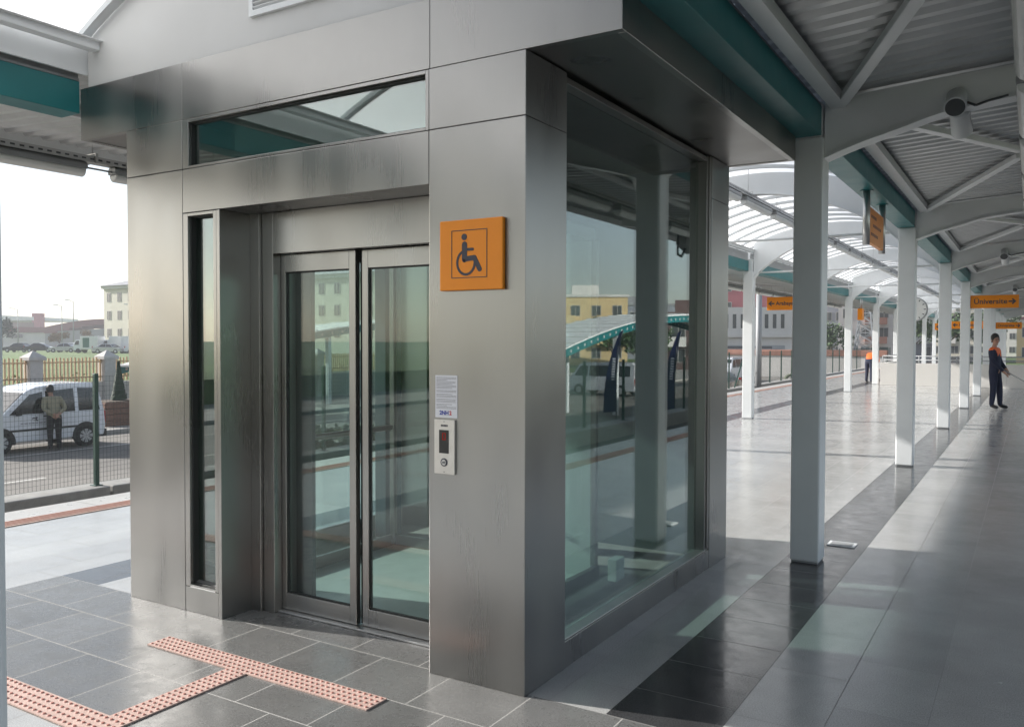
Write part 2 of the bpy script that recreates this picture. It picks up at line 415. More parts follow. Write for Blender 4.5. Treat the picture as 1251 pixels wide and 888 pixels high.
o = MB().box(20.0, 34, -120, 200, -3, -1.47).build('sidewalk', M['pave'], None, .02); struct(o)
lines = MB()
for y in range(-40, 160, 6): lines.add([(-19.4, y, RZ + .004), (-19.28, y, RZ + .004), (-19.28, y + 3, RZ + .004), (-19.4, y + 3, RZ + .004)], [(0, 1, 2, 3)])
for x in (-23.6, -14.1): lines.add([(x, -60, RZ + .004), (x + .1, -60, RZ + .004), (x + .1, 180, RZ + .004), (x, 180, RZ + .004)], [(0, 1, 2, 3)])
struct(lines.build('road_markings', M['paint_line']))
for x0, x1 in ((-12.2, PL), (PR, 5.8)):
    struct(MB().box(x0, x1, -120, 200, -2.5, -1.1).build('track_bed', M['ballast']))
    r_ = MB()
    xc = (x0 + x1) / 2
    for s in (-.72, .72): r_.box(xc + s - .035, xc + s + .035, -120, 200, -1.1, -.94)
    tag(r_.build('track_rails', M['railmetal']), 'pair of steel rails in the track bed ' + ('between platform and wire fence' if x0 < 0 else 'on the walkway side'), 'rails', 'track rails')
# concrete kerb walls that carry the wire fences
for x0, x1, lab in ((-12.75, -12.2, 'low concrete wall carrying the wire fence before the road'), (5.8, 6.4, 'low concrete wall beyond the walkway side track')):
    b = MB(); y = -40
    while y < 160:
        b.box(x0, x1, y, y + 3.96, -2.4, -.7); y += 4.0
    tag(b.build('kerb_wall', M['concrete'], None, .02), lab, 'wall')

def platform():
    b = MB()
    xs = [PL, PL + .42, -5.5, -5.09, -3.87, -2.41, -1.51, -1.05, PR - .42, PR]
    ys = [NY, 1.95, 3.225, 3.595, FY]
    for i in range(len(xs) - 1):
        for j in range(len(ys) - 1):
            if i in (0, 8): m = 3
            elif (j == 1 and 2 <= i <= 6) or (j == 2 and i == 4): m = 2
            elif i in (2, 6): m = 1
            else: m = 0
            b.add([(xs[i], ys[j], 0), (xs[i + 1], ys[j], 0), (xs[i + 1], ys[j + 1], 0), (xs[i], ys[j + 1], 0)], [(0, 1, 2, 3)], m)
    b.add([(PL, NY, 0), (PL, FY, 0), (PL, FY, -1.4), (PL, NY, -1.4)], [(0, 1, 2, 3)], 4)
    b.add([(PR, NY, 0), (PR, FY, 0), (PR, FY, -1.4), (PR, NY, -1.4)], [(0, 1, 2, 3)], 4)
    b.add([(PL, NY, 0), (PR, NY, 0), (PR, NY, -1.4), (PL, NY, -1.4)], [(0, 1, 2, 3)], 4)
    b.add([(PL, FY, 0), (PR, FY, 0), (PR, FY, -1.4), (PL, FY, -1.4)], [(0, 1, 2, 3)], 4)
    o = b.build('platform_floor', [M['gran_light'], M['gran_dark'], M['gran_front'], M['gran_nose'], M['concrete']], None, 0, 2, True)
    struct(o)
platform()

def tactile(x0, x1, y0, y1, label, long_x=True, domes=True):
    b = MB()
    b.box(x0, x1, y0, y1, .001, .007, 0)
    L, W_ = (x1 - x0, y1 - y0) if long_x else (y1 - y0, x1 - x0)
    if domes:
        rows = 4; pitch = W_ / (rows + .25); n = int(L / pitch * 1.0)
        for i in range(n):
            for j in range(rows):
                u = (i + .5) * L / n; v = (j + .5 + .125 * 0) * W_ / rows
                cx, cyy = (x0 + u, y0 + v) if long_x else (x0 + v, y0 + u)
                r0 = pitch * .255
                if i > 60 and not long_x: continue
                o = len(b.v); k = 8
                for rr, zz in ((r0, .007), (r0 * .65, .0115)):
                    for q in range(k):
                        a = 2 * math.pi * q / k; b.v.append((cx + rr * math.cos(a), cyy + rr * math.sin(a), zz))
                for q in range(k):
                    b.f.append([o + q, o + (q + 1) % k, o + k + (q + 1) % k, o + k + q]); b.m.append(1); b.sm.append(True)
                b.f.append([o + k + q for q in range(k)]); b.m.append(1); b.sm.append(False)
    else:
        for k in range(4):
            w = (x1 - x0) / 9
            b.box(x0 + w * (2 * k + .8), x0 + w * (2 * k + 1.6), y0, y1, .007, .011, 1)
    tag(b.build('tactile_strip', [M['tact'], M['tactdot']] if domes else [M['tact_edge'], M['tact_edge_rib']]), label, 'tactile paving', 'pink tactile paving strips')
tactile(-3.865, -2.385, 2.715, 2.85, 'pink studded tactile strip lying before the lift doors')
tactile(-3.255, -3.125, 2.108, 2.715, 'short pink tactile strip leading from the lift doors strip', False)
tactile(-7.0, -3.125, 1.955, 2.108, 'pink studded tactile strip at the corner of the dark paving, farther from the doors')
tactile(-7.52, -7.30, NY, FY, 'long pink tactile line along the platform edge facing the van', False, False)
tactile(PR - .65, PR - .43, NY, FY, 'long pink tactile line along the walkway side platform edge', False, False)

# ------------------------------------------------------------------ elevator
X0, X1, Y0, Y1 = -4.697, -1.886, 3.19, 6.08
lift = empty('elevator', (-3.29, 4.63, 0), 'brushed steel passenger lift with green glass sides and sliding doors', 'elevator')
ST = M['steel']
def steelcol(x0, x1, y0, y1, seams=(2.55,), top=2.832):
    b = MB(); z = 0.0
    for s in list(seams) + [top]:
        b.box(x0, x1, y0, y1, z + (.0015 if z else 0), s - (.0015 if s != top else 0), 0); z = s
    b.box(x0 + .004, x1 - .004, y0 + .004, y1 - .004, .001, top - .001, 1)
    return b.build('corner_column', [ST, M['core']], lift, .003)
steelcol(X0, -4.181, Y0, 3.57); steelcol(-2.411, X1, Y0, 3.57)
steelcol(X0, -4.33, 5.70, Y1); steelcol(-2.0, X1, 5.70, Y1)
# front: lintel, header, jambs
b = MB().box(-4.179, -2.4125, Y0, 3.60, 2.300, 2.5485); b.build('lintel', ST, lift, .003)
b = MB().box(-3.715, -2.415, 3.427, 3.47, 2.063, 2.298); b.box(-3.8, -2.415, 3.545, 3.60, 2.0, 2.298); b.box(-3.86, -3.70, 3.53, 3.60, 0, 2.0); b.build('door_header', ST, lift, .002)  # the two rear boxes are added backing that blocks light leaking round the doors
b = MB().box(-3.893, -3.866, Y0, 3.425, 0, 2.298); b.box(-3.866, -3.79, 3.405, 3.445, 0, 2.297); b.box(-3.787, -3.700, 3.425, 3.483, 0, 2.2975)
b.build('door_jamb', ST, lift, .002)
b = MB().box(-2.45, -2.413, 3.43, 3.47, 0, 2.06); b.build('door_jamb', ST, lift, .002)
b = MB().box(-3.72, -2.42, 3.45, 3.60, .002, .012); b.build('door_sill', M['alu'], lift, .001)
def framed(name, x0, x1, z0, z1, y, dep, l, r, t, bt, mat, glassmat, parent, gy=.5, bev=.002):
    b = MB()
    b.box(x0, x0 + l, y, y + dep, z0, z1); b.box(x1 - r, x1, y, y + dep, z0, z1)
    b.box(x0 + l, x1 - r, y, y + dep, z0, z0 + bt); b.box(x0 + l, x1 - r, y, y + dep, z1 - t, z1)
    # black gasket
    g = .007
    for (a0, a1, c0, c1) in ((x0 + l, x0 + l + g, z0 + bt, z1 - t), (x1 - r - g, x1 - r, z0 + bt, z1 - t), (x0 + l + g, x1 - r - g, z0 + bt, z0 + bt + g), (x0 + l + g, x1 - r - g, z1 - t - g, z1 - t)):
        b.box(a0, a1, y + dep * .25, y + dep * .75, c0, c1, 1)
    f = b.build(name, [mat, M['rubber']], parent, bev)
    yy = y + dep * gy
    MB().box(x0 + l + .002, x1 - r - .002, yy - .004, yy + .004, z0 + bt + .002, z1 - t - .002).build('glass_pane', glassmat, f)
    return f
framed('sliding_door', -3.710, -3.132, .015, 2.06, 3.485, .036, .045, .046, .098, .094, ST, M['glass_clear'], lift)
framed('sliding_door', -3.098, -2.44, .015, 2.06, 3.500, .036, .042, .05, .098, .094, ST, M['glass_clear'], lift)
b = MB().box(-3.131, -3.099, 3.525, 3.545, .015, 2.06); b.build('door_seal', M['rubber'], lift)
sw = framed('side_window', -4.179, -3.895, .146, 2.297, Y0 + .001, .075, .042, .026, .018, .012, ST, M['glass_dark'], lift, .75)
MB().box(-4.179, -3.895, Y0 + .001, 3.24, 0.0, .142).build('base_plate', ST, lift, .002)
b = MB(); b.add([(-4.137, Y0 - .001, .147), (-3.921, Y0 - .001, .147), (-3.921, 3.245, .175), (-4.137, 3.245, .175), (-4.137, Y0 - .001, .143), (-3.921, Y0 - .001, .143), (-3.921, 3.245, .143), (-4.137, 3.245, .143)],
    [(0, 1, 2, 3), (4, 7, 6, 5), (0, 4, 5, 1), (1, 5, 6, 2), (2, 6, 7, 3), (3, 7, 4, 0)])
b.build('window_sill', M['alu'], lift)
framed('transom_window', -4.179, -2.413, 2.5515, 2.831, Y0 + .001, .07, .052, .020, .018, .014, ST, M['glass_dark'], lift, .6)
# sides: right and left glazed walls
def side_wall(sgn):
    xo = X1 if sgn > 0 else X0
    def bx(b, d0, d1, y0, y1, z0, z1, mi=0):
        xa, xb = xo - sgn * d0, xo - sgn * d1
        b.box(min(xa, xb), max(xa, xb), y0, y1, z0, z1, mi)
    b = MB(); bx(b, .004, .10, 3.57, 5.70, 0, .128); bx(b, .012, .098, 3.572, 5.698, .1285, .136, 1)
    b.build('bottom_rail', [ST, M['alu']], lift, .002)
    b = MB()
    bx(b, .012, .09, 3.572, 3.592, .137, 2.83); bx(b, .012, .09, 5.625, 5.655, .137, 2.83)
    bx(b, .004, .055, 5.66, 5.698, .146, 2.832); bx(b, .012, .09, 3.592, 5.625, 2.79, 2.82)
    fr = b.build('glazing_frame', [M['steel_d']], lift, .002)
    b = MB(); bx(b, .072, .082, 3.592, 5.625, .137, 2.79)
    b.build('glass_pane', M['glass'], fr)
side_wall(1); side_wall(-1)
# back wall
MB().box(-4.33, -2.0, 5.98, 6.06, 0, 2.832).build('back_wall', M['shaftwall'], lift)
# shaft interior
MB().box(-4.47, -4.36, 5.2, 5.4, 0, 2.83).build('guide_rail', M['bluepost'], lift, .004)
MB().box(-2.20, -2.14, 4.72, 4.84, .10, .235).build('junction_box', M['palepost'], lift, .004)
MB().box(-4.60, -1.95, 3.60, 5.97, -.001, .004).build('shaft_floor', M['concrete'], lift)
# cabin with glass walls
CX0, CX1, CY0, CY1 = -4.10, -2.42, 3.66, 4.98
b = MB().box(CX0, CX1, CY0, CY1, .005, .03, 1); b.box(CX0 - .02, CX0, CY0, CY1, .005, .11); b.box(CX1, CX1 + .04, CY0, CY1, .005, .11); b.box(CX0, CX1, CY1, CY1 + .03, .005, .11)
b.box(CX0, CX1, CY0, CY1, 2.22, 2.30)
for x in (CX0, CX1): b.box(x - .02, x + .02, CY1 - .02, CY1 + .02, .03, 2.22)
cab = b.build('cabin', [M['steel_d'], M['cablight']], lift, .003)
MB().box(CX0 - .005, CX0 + .005, CY0 + .02, CY1 - .02, .11, 2.22).build('glass_panel', M['glass_clear'], cab)
MB().box(CX1 - .005, CX1 + .005, CY0 + .02, CY1 - .02, .11, 2.22).build('glass_panel', M['glass_clear'], cab)
MB().box(CX0 + .02, -3.35, CY1 - .005, CY1 + .005, .11, 2.22).build('glass_panel', M['glass_clear'], cab)
MB().box(-3.35, CX1 - .02, CY1 - .01, CY1 + .02, .03, 2.22).build('back_panel', M['cablight'], cab)
b = MB().tube((CX0 + .06, CY0 + .12, .93), (CX0 + .06, CY1 - .1, .93), .02)
for y in (CY0 + .2, CY1 - .2): b.tube((CX0 + .004, y, .93), (CX0 + .06, y, .93), .01)
b.build('handrail', M['steel_d'], cab)
b = MB().obox((-3.50, 4.94, .93), (.14, 0, .02), (0, .012, 0), (-.03, 0, .13)); b.build('control_panel', M['white'], cab, .006)
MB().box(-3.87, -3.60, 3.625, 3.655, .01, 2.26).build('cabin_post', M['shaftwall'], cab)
# fascia, soffit
F0, F1, FB, FT, FYB = -5.166, -1.433, 2.834, 3.156, 6.13
b = MB(); xs = [F0, -4.177, -2.406, F1]
for a, c in zip(xs[:-1], xs[1:]): b.box(a + (.0012 if a != F0 else 0), c - (.0012 if c != F1 else 0), Y0, Y0 + .04, FB, FT)
b.box(F0, F0 + .04, Y0 + .042, FYB, FB, FT); b.box(F1 - .04, F1, Y0 + .042, FYB, FB, FT); b.box(F0 + .04, F1 - .04, FYB - .04, FYB, FB, FT)
b.box(F0 + .006, F1 - .006, Y0 + .006, FYB - .006, FB + .010, FT - .006, 1)
b.build('fascia', [ST, M['core']], lift, .002)
MB().box(F0 + .002, F1 - .002, Y0 + .042, FYB - .002, FB + .004, FB + .009).build('soffit', M['steel_d'], lift)

# arched roof profile over the middle of the platform
CXM, ARCR, APEX = -3.30, 3.8, 3.93
def arch_z(x): return APEX - (ARCR - math.sqrt(max(0, ARCR ** 2 - (x - CXM) ** 2)))
xs = [-5.10 + i * (3.60 / 24) for i in range(25)]
gw = None
for yy in (Y0 + .012, FYB - .07):
    b = MB().strip([(x, arch_z(x) - .03) for x in xs], [(x, 3.158) for x in xs], 'y', yy, yy + .05)
    g = b.build('gable_panel', M['offwhite'], lift, 0, 2, True)
    gw = gw or g
b = MB(); gx0, gx1, gz0, gz1, gy = -3.61, -2.99, 3.302, 3.64, Y0 + .012
for (a0, a1, c0, c1) in ((gx0, gx0 + .03, gz0, gz1), (gx1 - .03, gx1, gz0, gz1), (gx0 + .03, gx1 - .03, gz0, gz0 + .03), (gx0 + .03, gx1 - .03, gz1 - .03, gz1)): b.box(a0, a1, gy - .022, gy - .001, c0, c1, 0)
b.box(gx0 + .03, gx1 - .03, gy - .006, gy - .001, gz0 + .03, gz1 - .03, 1)
z = gz0 + .035
while z < gz1 - .045:
    b.obox(((gx0 + gx1) / 2, gy - .013, z + .008), ((gx1 - gx0) / 2 - .031, 0, 0), (0, .008, -.005), (0, .001, .002), 2); z += .022
b.build('vent_grille', [M['white'], M['bdark'], M['white']], gw)

# accessibility sign
sg = empty('accessibility_sign', (-2.16, Y0, 1.958), 'square orange wheelchair sign on the steel lift column', 'sign')
MB().box(-2.331, -1.988, Y0 - .026, Y0 - .001, 1.799, 2.117).build('sign_panel', M['orange'], sg, .005, 2)
def flat(poly, z0y, th=.0012):   # polygon in (x,z) facing -Y
    return [(p[0], z0y, p[1]) for p in poly]
b = MB(); yf = Y0 - .0272
cx, cz, hx, hz, t = -2.166, 1.962, .097, .108, .0032
for (a0, a1, c0, c1) in ((cx - hx, cx - hx + t, cz - hz, cz + hz), (cx + hx - t, cx + hx, cz - hz, cz + hz), (cx - hx + t, cx + hx - t, cz - hz, cz - hz + t), (cx - hx + t, cx + hx - t, cz + hz - t, cz + hz)): b.box(a0, a1, yf - .0004, yf + .002, c0, c1)
def disc(b, x, z, r, n=20): b.prism([(x + r * math.cos(2 * math.pi * k / n), z + r * math.sin(2 * math.pi * k / n)) for k in range(n)], 'y', yf - .0006, yf + .002)
def stroke(b, pts, w):
    for (xa, za), (xb, zb) in zip(pts[:-1], pts[1:]):
        dx, dz = xb - xa, zb - za; L = math.hypot(dx, dz); nx, nz = -dz / L * w / 2, dx / L * w / 2
        b.prism([(xa + nx, za + nz), (xb + nx, zb + nz), (xb - nx, zb - nz), (xa - nx, za - nz)], 'y', yf - .0006 - .0001 * random.random(), yf + .002)
    for (x, z) in pts: disc(b, x, z, w / 2, 12)
k = .00053   # metres per pixel of the enlarged crop
def P(px, py): return (cx + (px - 357) * k * .92, cz - (py - 440) * k * .92)
disc(b, *P(303, 283), 28 * k)
stroke(b, [P(306, 352), P(306, 490)], 56 * k * .92)
stroke(b, [P(330, 400), P(398, 400)], 24 * k)
stroke(b, [P(312, 487), P(415, 478), P(474, 585)], 44 * k)
cxx, czz = P(322, 520); rr = 98 * k * .92
pts = []
for q in range(0, 27):
    a = R(118 + q * 9.2); pts.append((cxx + rr * math.cos(a), czz + rr * math.sin(a) * 1.12))
stroke(b, pts, 21 * k)
b.build('wheelchair_pictogram', M['ink'], sg)

# notice and call panel
nt_ = empty('paper_notice', (-2.31, Y0, 1.31), 'white printed paper notice taped on the steel column above the call panel', 'notice')
MB().box(-2.373, -2.247, Y0 - .002, Y0 - .0005, 1.214, 1.411).build('paper_sheet', M['paper'], nt_)
b = MB(); z = 1.402
while z > 1.258:
    L = random.choice((.112, .112, .108, .09, .06)); x = -2.366
    while x < -2.366 + L:
        wd = random.uniform(.006, .016); x2 = min(x + wd, -2.366 + L); b.box(x, x2, Y0 - .0026, Y0 - .0018, z - .0026, z); x = x2 + .002
    z -= random.choice((.0062, .0062, .0062, .011))
b.build('printed_lines', M['inkgrey'], nt_)
text('printed_mark', '2NH', .026, M['blueink'], nt_, (-2.322, Y0 - .0026, 1.236), (R(90), 0, 0), bold=.001, extrude=.0003)
text('printed_mark', '2', .026, M['redink'], nt_, (-2.286, Y0 - .0026, 1.236), (R(90), 0, 0), bold=.001, extrude=.0003)
cp = empty('call_panel', (-2.315, Y0, 1.08), 'slim pale lift call panel with red digit display and round button', 'call panel')
MB().box(-2.372, -2.256, Y0 - .012, Y0 - .0005, .953, 1.206).build('face_plate', M['panelgrey'], cp, .002)
dsp = MB().box(-2.343, -2.289, Y0 - .0135, Y0 - .0115, 1.050, 1.158).build('display', M['black'], cp)
b = MB(); x, z, hw, hh, t = -2.315, 1.128, .009, .016, .003
b.box(x - hw, x + hw, Y0 - .0145, Y0 - .0133, z + hh - t, z + hh); b.box(x - hw, x + hw, Y0 - .0145, Y0 - .0133, z - hh, z - hh + t)
b.box(x - hw, x - hw + t, Y0 - .0145, Y0 - .0133, z - hh + t, z + hh - t); b.box(x + hw - t, x + hw, Y0 - .0145, Y0 - .0133, z - hh + t, z + hh - t)
b.build('digit', M['led'], dsp)
b = MB(); n = 20
def ring(b, x, z, r0, r1, y0, y1, mi=0):
    for q in range(n):
        a, c = 2 * math.pi * q / n, 2 * math.pi * (q + 1) / n
        b.prism([(x + r0 * math.cos(a), z + r0 * math.sin(a)), (x + r1 * math.cos(a), z + r1 * math.sin(a)), (x + r1 * math.cos(c), z + r1 * math.sin(c)), (x + r0 * math.cos(c), z + r0 * math.sin(c))], 'y', y0, y1, mi)
ring(b, -2.315, 1.008, .014, .019, Y0 - .0145, Y0 - .0115, 0)
b.prism([(-2.315 + .0125 * math.cos(2 * math.pi * q / n), 1.008 + .0125 * math.sin(2 * math.pi * q / n)) for q in range(n)], 'y', Y0 - .0165, Y0 - .0115, 1)
for q in range(5): b.box(-2.323 + q * .0035, -2.321 + q * .0035, Y0 - .0172, Y0 - .0163, 1.003, 1.013, 0)
b.build('call_button', [M['ink'], M['alu']], cp)
b = MB()
for q in range(5): b.box(-2.333 + q * .008, -2.327 + q * .008, Y0 - .0128, Y0 - .0118, 1.174, 1.183)
for zz in (1.197, .964): MB().tube((-2.315, Y0 - .0135, zz), (-2.315, Y0 - .0115, zz), .0022).build('screw', M['ink'], cp)
b.build('panel_lettering', M['ink'], cp)

# ------------------------------------------------------------------ canopy
def roof_z(u): return 3.275 + .062 * u           # u = distance outwards from the column row
C = [.56 - 5.506, .56] + [6.286 + 5.506 * k for k in range(10)]     # column positions along the platform
RX, LX = -1.357, -4.93
def make_column(sgn):
    """sgn +1: wing reaches towards +X (walkway side)"""
    c = empty('canopy_column', (0, 0, 0), '', 'column', 'white columns carrying the canopy')
    b = MB().box(-.1, .1, -.1, .1, 0.012, 2.998); b.box(-.085, .085, -.09, .09, 2.998, 3.24)
    b.build('shaft', M['white'], c, .012, 2)
    MB().box(-.09, .09, -.09, .09, 0.0005, .012).build('base_plate', M['grey'], c, .001)
    # outward arm, arched underside
    us = [.1 + i * 2.6 / 20 for i in range(21)]
    def low(u):
        pts = [(.1, 2.852), (.3, 2.925), (.59, 3.0), (.83, 3.072), (1.24, 3.115), (1.9, 3.19), (2.8, 3.32)]
        for (a, za), (c_, zc) in zip(pts[:-1], pts[1:]):
            if u <= c_: 
                t = (u - a) / (c_ - a); return za + (zc - za) * t
        return pts[-1][1]
    b = MB().strip([(sgn * u, roof_z(u) - .035) for u in us], [(sgn * u, low(u) + .008) for u in us], 'y', -.055, .055)
    b.strip([(sgn * u, low(u) + .008) for u in us], [(sgn * u, low(u) - .006) for u in us], 'y', -.08, .08)
    b.build('wing_arm', M['white'], c, 0, 2, True)
    # inward half of the arched beam up to the ridge
    half = abs(CXM - (RX if sgn > 0 else LX))
    us = [.1 + i * (half - .1) / 16 for i in range(17)]
    cx = RX if sgn > 0 else LX
    def top(u): return arch_z(cx - sgn * u) - .05
    def lo2(u):
        t = (u - .1) / (half - .1); return 2.86 + (3.60 - 2.86) * math.sin(t * math.pi / 2) ** .8
    b = MB().strip([(-sgn * u, max(top(u), lo2(u) + .1)) for u in us], [(-sgn * u, lo2(u)) for u in us], 'y', -.05, .05)
    b.strip([(-sgn * u, lo2(u)) for u in us], [(-sgn * u, lo2(u) - .013) for u in us], 'y', -.075, .075)
    b.build('inner_arm', M['white'], c, 0, 2, True)
    return c
proto_r, proto_l = make_column(1), make_column(-1)
ordn = ['first', 'second', 'third', 'fourth', 'fifth', 'sixth']
used_r = used_l = False
for i, y in enumerate(C):
    k = i - 2
    o = copy_tree(proto_r) if used_r else proto_r; used_r = True
    o.location = (RX, y, 0)
    if k == -2: lab = 'white canopy column behind the photographer on the walkway side'
    elif k == -1: lab = 'white canopy column cut by the picture edge in front of the lift'
    elif k == 0: lab = 'square bluish white canopy column standing right behind the steel lift'
    elif k <= 4: lab = ordn[k] + ' white canopy column of the walkway row, counted from beside the lift'
    else: lab = 'white canopy column far down the walkway row'
    o['label'] = lab
    if k in (-1, 0): continue        # the lift shaft stands in the other row here
    o = copy_tree(proto_l) if used_l else proto_l; used_l = True
    o.location = (LX, y, 0)
    if k == -2: lab = 'white canopy column behind the photographer on the van side'
    elif k <= 5: lab = ordn[k] + ' white canopy column of the row beside the wire fence, counted from the lift'
    else: lab = 'white canopy column far down the row beside the wire fence'
    o['label'] = lab
# teal beams per bay
def beam(x, ya, yb, lab, front=False):
    b = MB().box(x - .1, x + .1, ya, yb, 3.003, 3.205)
    o = empty('teal_beam', (x, ya, 3.0), lab, 'beam', 'teal beams along the canopy rows')
    b.build('beam_body', M['teal'], o, .004)
    s = 1 if x > -3 else -1
    b = MB().box(x - .095, x + .095, ya, yb, 3.207, 3.225); b.box(min(x - s * .07, x - s * .085), max(x - s * .07, x - s * .085), ya, yb, 3.225, 3.37)
    b.build('top_flange', M['grey'], o, .002)
    return o
for i in range(len(C) - 1):
    k = i - 2
    names = {-2: 'teal canopy beam overhead before the lift on the walkway side', -1: 'dark teal canopy beam beside the lift fascia', 0: 'teal canopy beam carrying the hanging orange sign'}
    beam(RX - .013, C[i] + .1, C[i + 1] - .1, names.get(k, 'teal canopy beam farther along the walkway row'))
    if k >= 0: beam(LX - .09, C[i] + .1, C[i + 1] - .1, 'teal canopy beam farther along the wire fence row' if k else 'teal canopy beam starting behind the lift on the fence side')
beam(-5.27, C[0], Y0 - .002, 'dark teal canopy beam ending at the steel lift fascia corner')
# purlins and gutters beside the beams
def longbar(name, x, z, ya, yb, lab, cat, w, h, mat, shape='box'):
    b = MB()
    if shape == 'box': b.box(x - w / 2, x + w / 2, ya, yb, z - h / 2, z + h / 2)
    else:
        s = w / 2; t = .006
        b.box(x - s, x + s, ya, yb, z - h / 2, z - h / 2 + t); b.box(x - s, x - s + t, ya, yb, z - h / 2 + t, z + h / 2); b.box(x + s - t, x + s, ya, yb, z - h / 2 + t, z + h / 2)
        b.box(x + s, x + s + .035, ya, yb, z + h / 2 - t, z + h / 2)
    return tag(b.build(name, mat, None, .002), lab, cat)
Y_A, Y_B = NY, C[-1] + 2
b = MB()
longbar('roof_purlin', RX + .19, 3.222, Y_A, Y_B, 'long white roof purlin beside the teal beams of the walkway row', 'purlin', .10, .075, M['white'])
longbar('roof_purlin', LX - .30, 3.222, 6.3, Y_B, 'long white roof purlin beside the teal beams of the fence row', 'purlin', .10, .075, M['white'])
longbar('roof_gutter', -5.01, 3.395, Y_A, Y0 + .01, 'white gutter under the translucent roof before the lift gable', 'gutter', .075, .055, M['white'], 'c')
longbar('roof_gutter', -4.86, 3.395, FYB, Y_B, 'white gutter under the translucent roof along the fence row', 'gutter', .075, .055, M['white'], 'c')
longbar('roof_gutter', -1.60, 3.395, Y_A, Y_B, 'white gutter under the translucent roof along the walkway row', 'gutter', .075, .055, M['white'], 'c')
# wing roofs
def wing(sgn, cx, lab):
    o = empty('wing_roof', (cx, 20, 3.3), lab, 'roof', 'corrugated wing roofs')
    U1 = 2.98
    b = MB(); per = .17; y = Y_A; prof = []
    while y < Y_B:
        prof += [(y, 0), (y + per * .35, 0), (y + per * .5, .032), (y + per * .85, .032)]; y += per
    us = [.02 if sgn > 0 else .12, U1 / 2, U1]
    vs_ = []; 
    for (yy, dz) in prof:
        for u in us: vs_.append((cx + sgn * u, yy, roof_z(u) + dz))
    n = len(us); fs = []
    for i in range(len(prof) - 1):
        for j in range(n - 1): fs.append((i * n + j, i * n + j + 1, (i + 1) * n + j + 1, (i + 1) * n + j))
    b.add(vs_, fs); b.build('corrugated_sheet', M['galv'], o)
    b = MB()
    b.add([(cx + sgn * .12, Y_A, roof_z(0) + .055), (cx + sgn * U1, Y_A, roof_z(U1) + .055), (cx + sgn * U1, Y_B, roof_z(U1) + .055), (cx + sgn * .12, Y_B, roof_z(0) + .055)], [(0, 1, 2, 3)])
    b.build('top_sheet', M['galv'], o)
    xa, xb = sorted((cx + sgn * U1, cx + sgn * (U1 + .05)))
    MB().box(xa, xb, Y_A, Y_B, roof_z(U1) - .07, roof_z(U1) + .07).build('edge_trim', M['white'], o, .004)
    xa, xb = sorted((cx + sgn * 1.30, cx + sgn * 1.35))
    MB().box(xa, xb, Y_A, Y_B, roof_z(1.3) - .06, roof_z(1.3) - .006).build('ridge_purlin', M['white'], o, .004)
wing(1, RX, 'grey corrugated metal wing roof over the shaded walkway')
wing(-1, LX - .1, 'corrugated metal wing roof over the platform edge facing the van')
# translucent middle roof
tr = empty('translucent_roof', (CXM, 20, 3.9), 'arched milky translucent roof with white ribs between the column rows', 'roof')
xs = [-5.13 + i * (3.66 / 22) for i in range(23)]
def arch_sheet(dz, ya, yb):
    b = MB(); vs_ = []
    for x in xs: vs_ += [(x, ya, arch_z(x) + dz), (x, yb, arch_z(x) + dz)]
    b.add(vs_, [(2 * i, 2 * i + 1, 2 * i + 3, 2 * i + 2) for i in range(len(xs) - 1)], 0, True); return b
arch_sheet(.0, Y_A, Y_B).build('milky_sheet', M['poly'], tr)
for xx in (-5.125, -4.955, -1.475):
    pass
MB().box(-5.14, -5.12, Y_A, Y_B, 3.24, arch_z(-5.13) + .02).build('side_closure', M['white'], tr)  # closing strips added to stop sun leaking between wing and middle roofs
MB().box(-1.48, -1.46, Y_A, Y_B, 3.24, arch_z(-1.47) + .02).build('side_closure', M['white'], tr)
def rib_mesh():
    b = MB(); b.strip([(x, arch_z(x) - .004) for x in xs], [(x, arch_z(x) - .045) for x in xs], 'y', -.03, .03); return b
rib0 = rib_mesh().build('rib', M['ribgrey'], None, 0, 2, True)
rib0.parent = tr; rib0.location = (-CXM, Y0 - .03 - 20, -3.9)
y = FYB + .35
first = True
while y < 52:
    c = rib0.copy(); col.objects.link(c); c.location = (-CXM, y - 20, -3.9); y += .62
y = Y0 - .03 - 1.1
while y > -6:
    c = rib0.copy(); col.objects.link(c); c.location = (-CXM, y - 20, -3.9); y -= 1.1
# tie rods
for k, y in enumerate(C[3:10]):
    o = MB().tube((LX + .1, y, 2.965), (RX - .1, y, 2.965), .017, n=8).build('tie_rod', M['white'])
    tag(o, 'thin white tie rod between the first two columns seen past the lift' if k == 0 else 'thin white tie rod across the column rows farther down', 'tie rod', 'tie rods across the canopy')
# roof braces
def brace(cx, sgn, yc, ydir, lab):
    a = (cx + sgn * .22, yc + ydir * .12, 3.205); e = (cx + sgn * 1.24, yc + ydir * 2.62, roof_z(1.24) - .06)
    o = MB().bar(a, e, .075, .05).build('roof_brace', M['white'], None, .006)
    tag(o, lab, 'brace', 'diagonal braces under the wing roofs')
for i, y in enumerate(C[:9]):
    k = i - 2
    for dr in (-1, 1):
        lab = 'diagonal white brace under the corrugated roof farther along'
        if k == 0 and dr < 0: lab = 'diagonal roof brace rising towards the photographer from the lift column'
        if k == 0 and dr > 0: lab = 'diagonal roof brace reaching away behind the round loudspeaker'
        if k == 1 and dr < 0: lab = 'diagonal roof brace meeting the loudspeaker bay brace in a V'
        brace(RX, 1, y, dr, lab)
        if k > 1 or k == -2: brace(LX, -1, y, dr, 'diagonal white brace under the fence side wing roof')

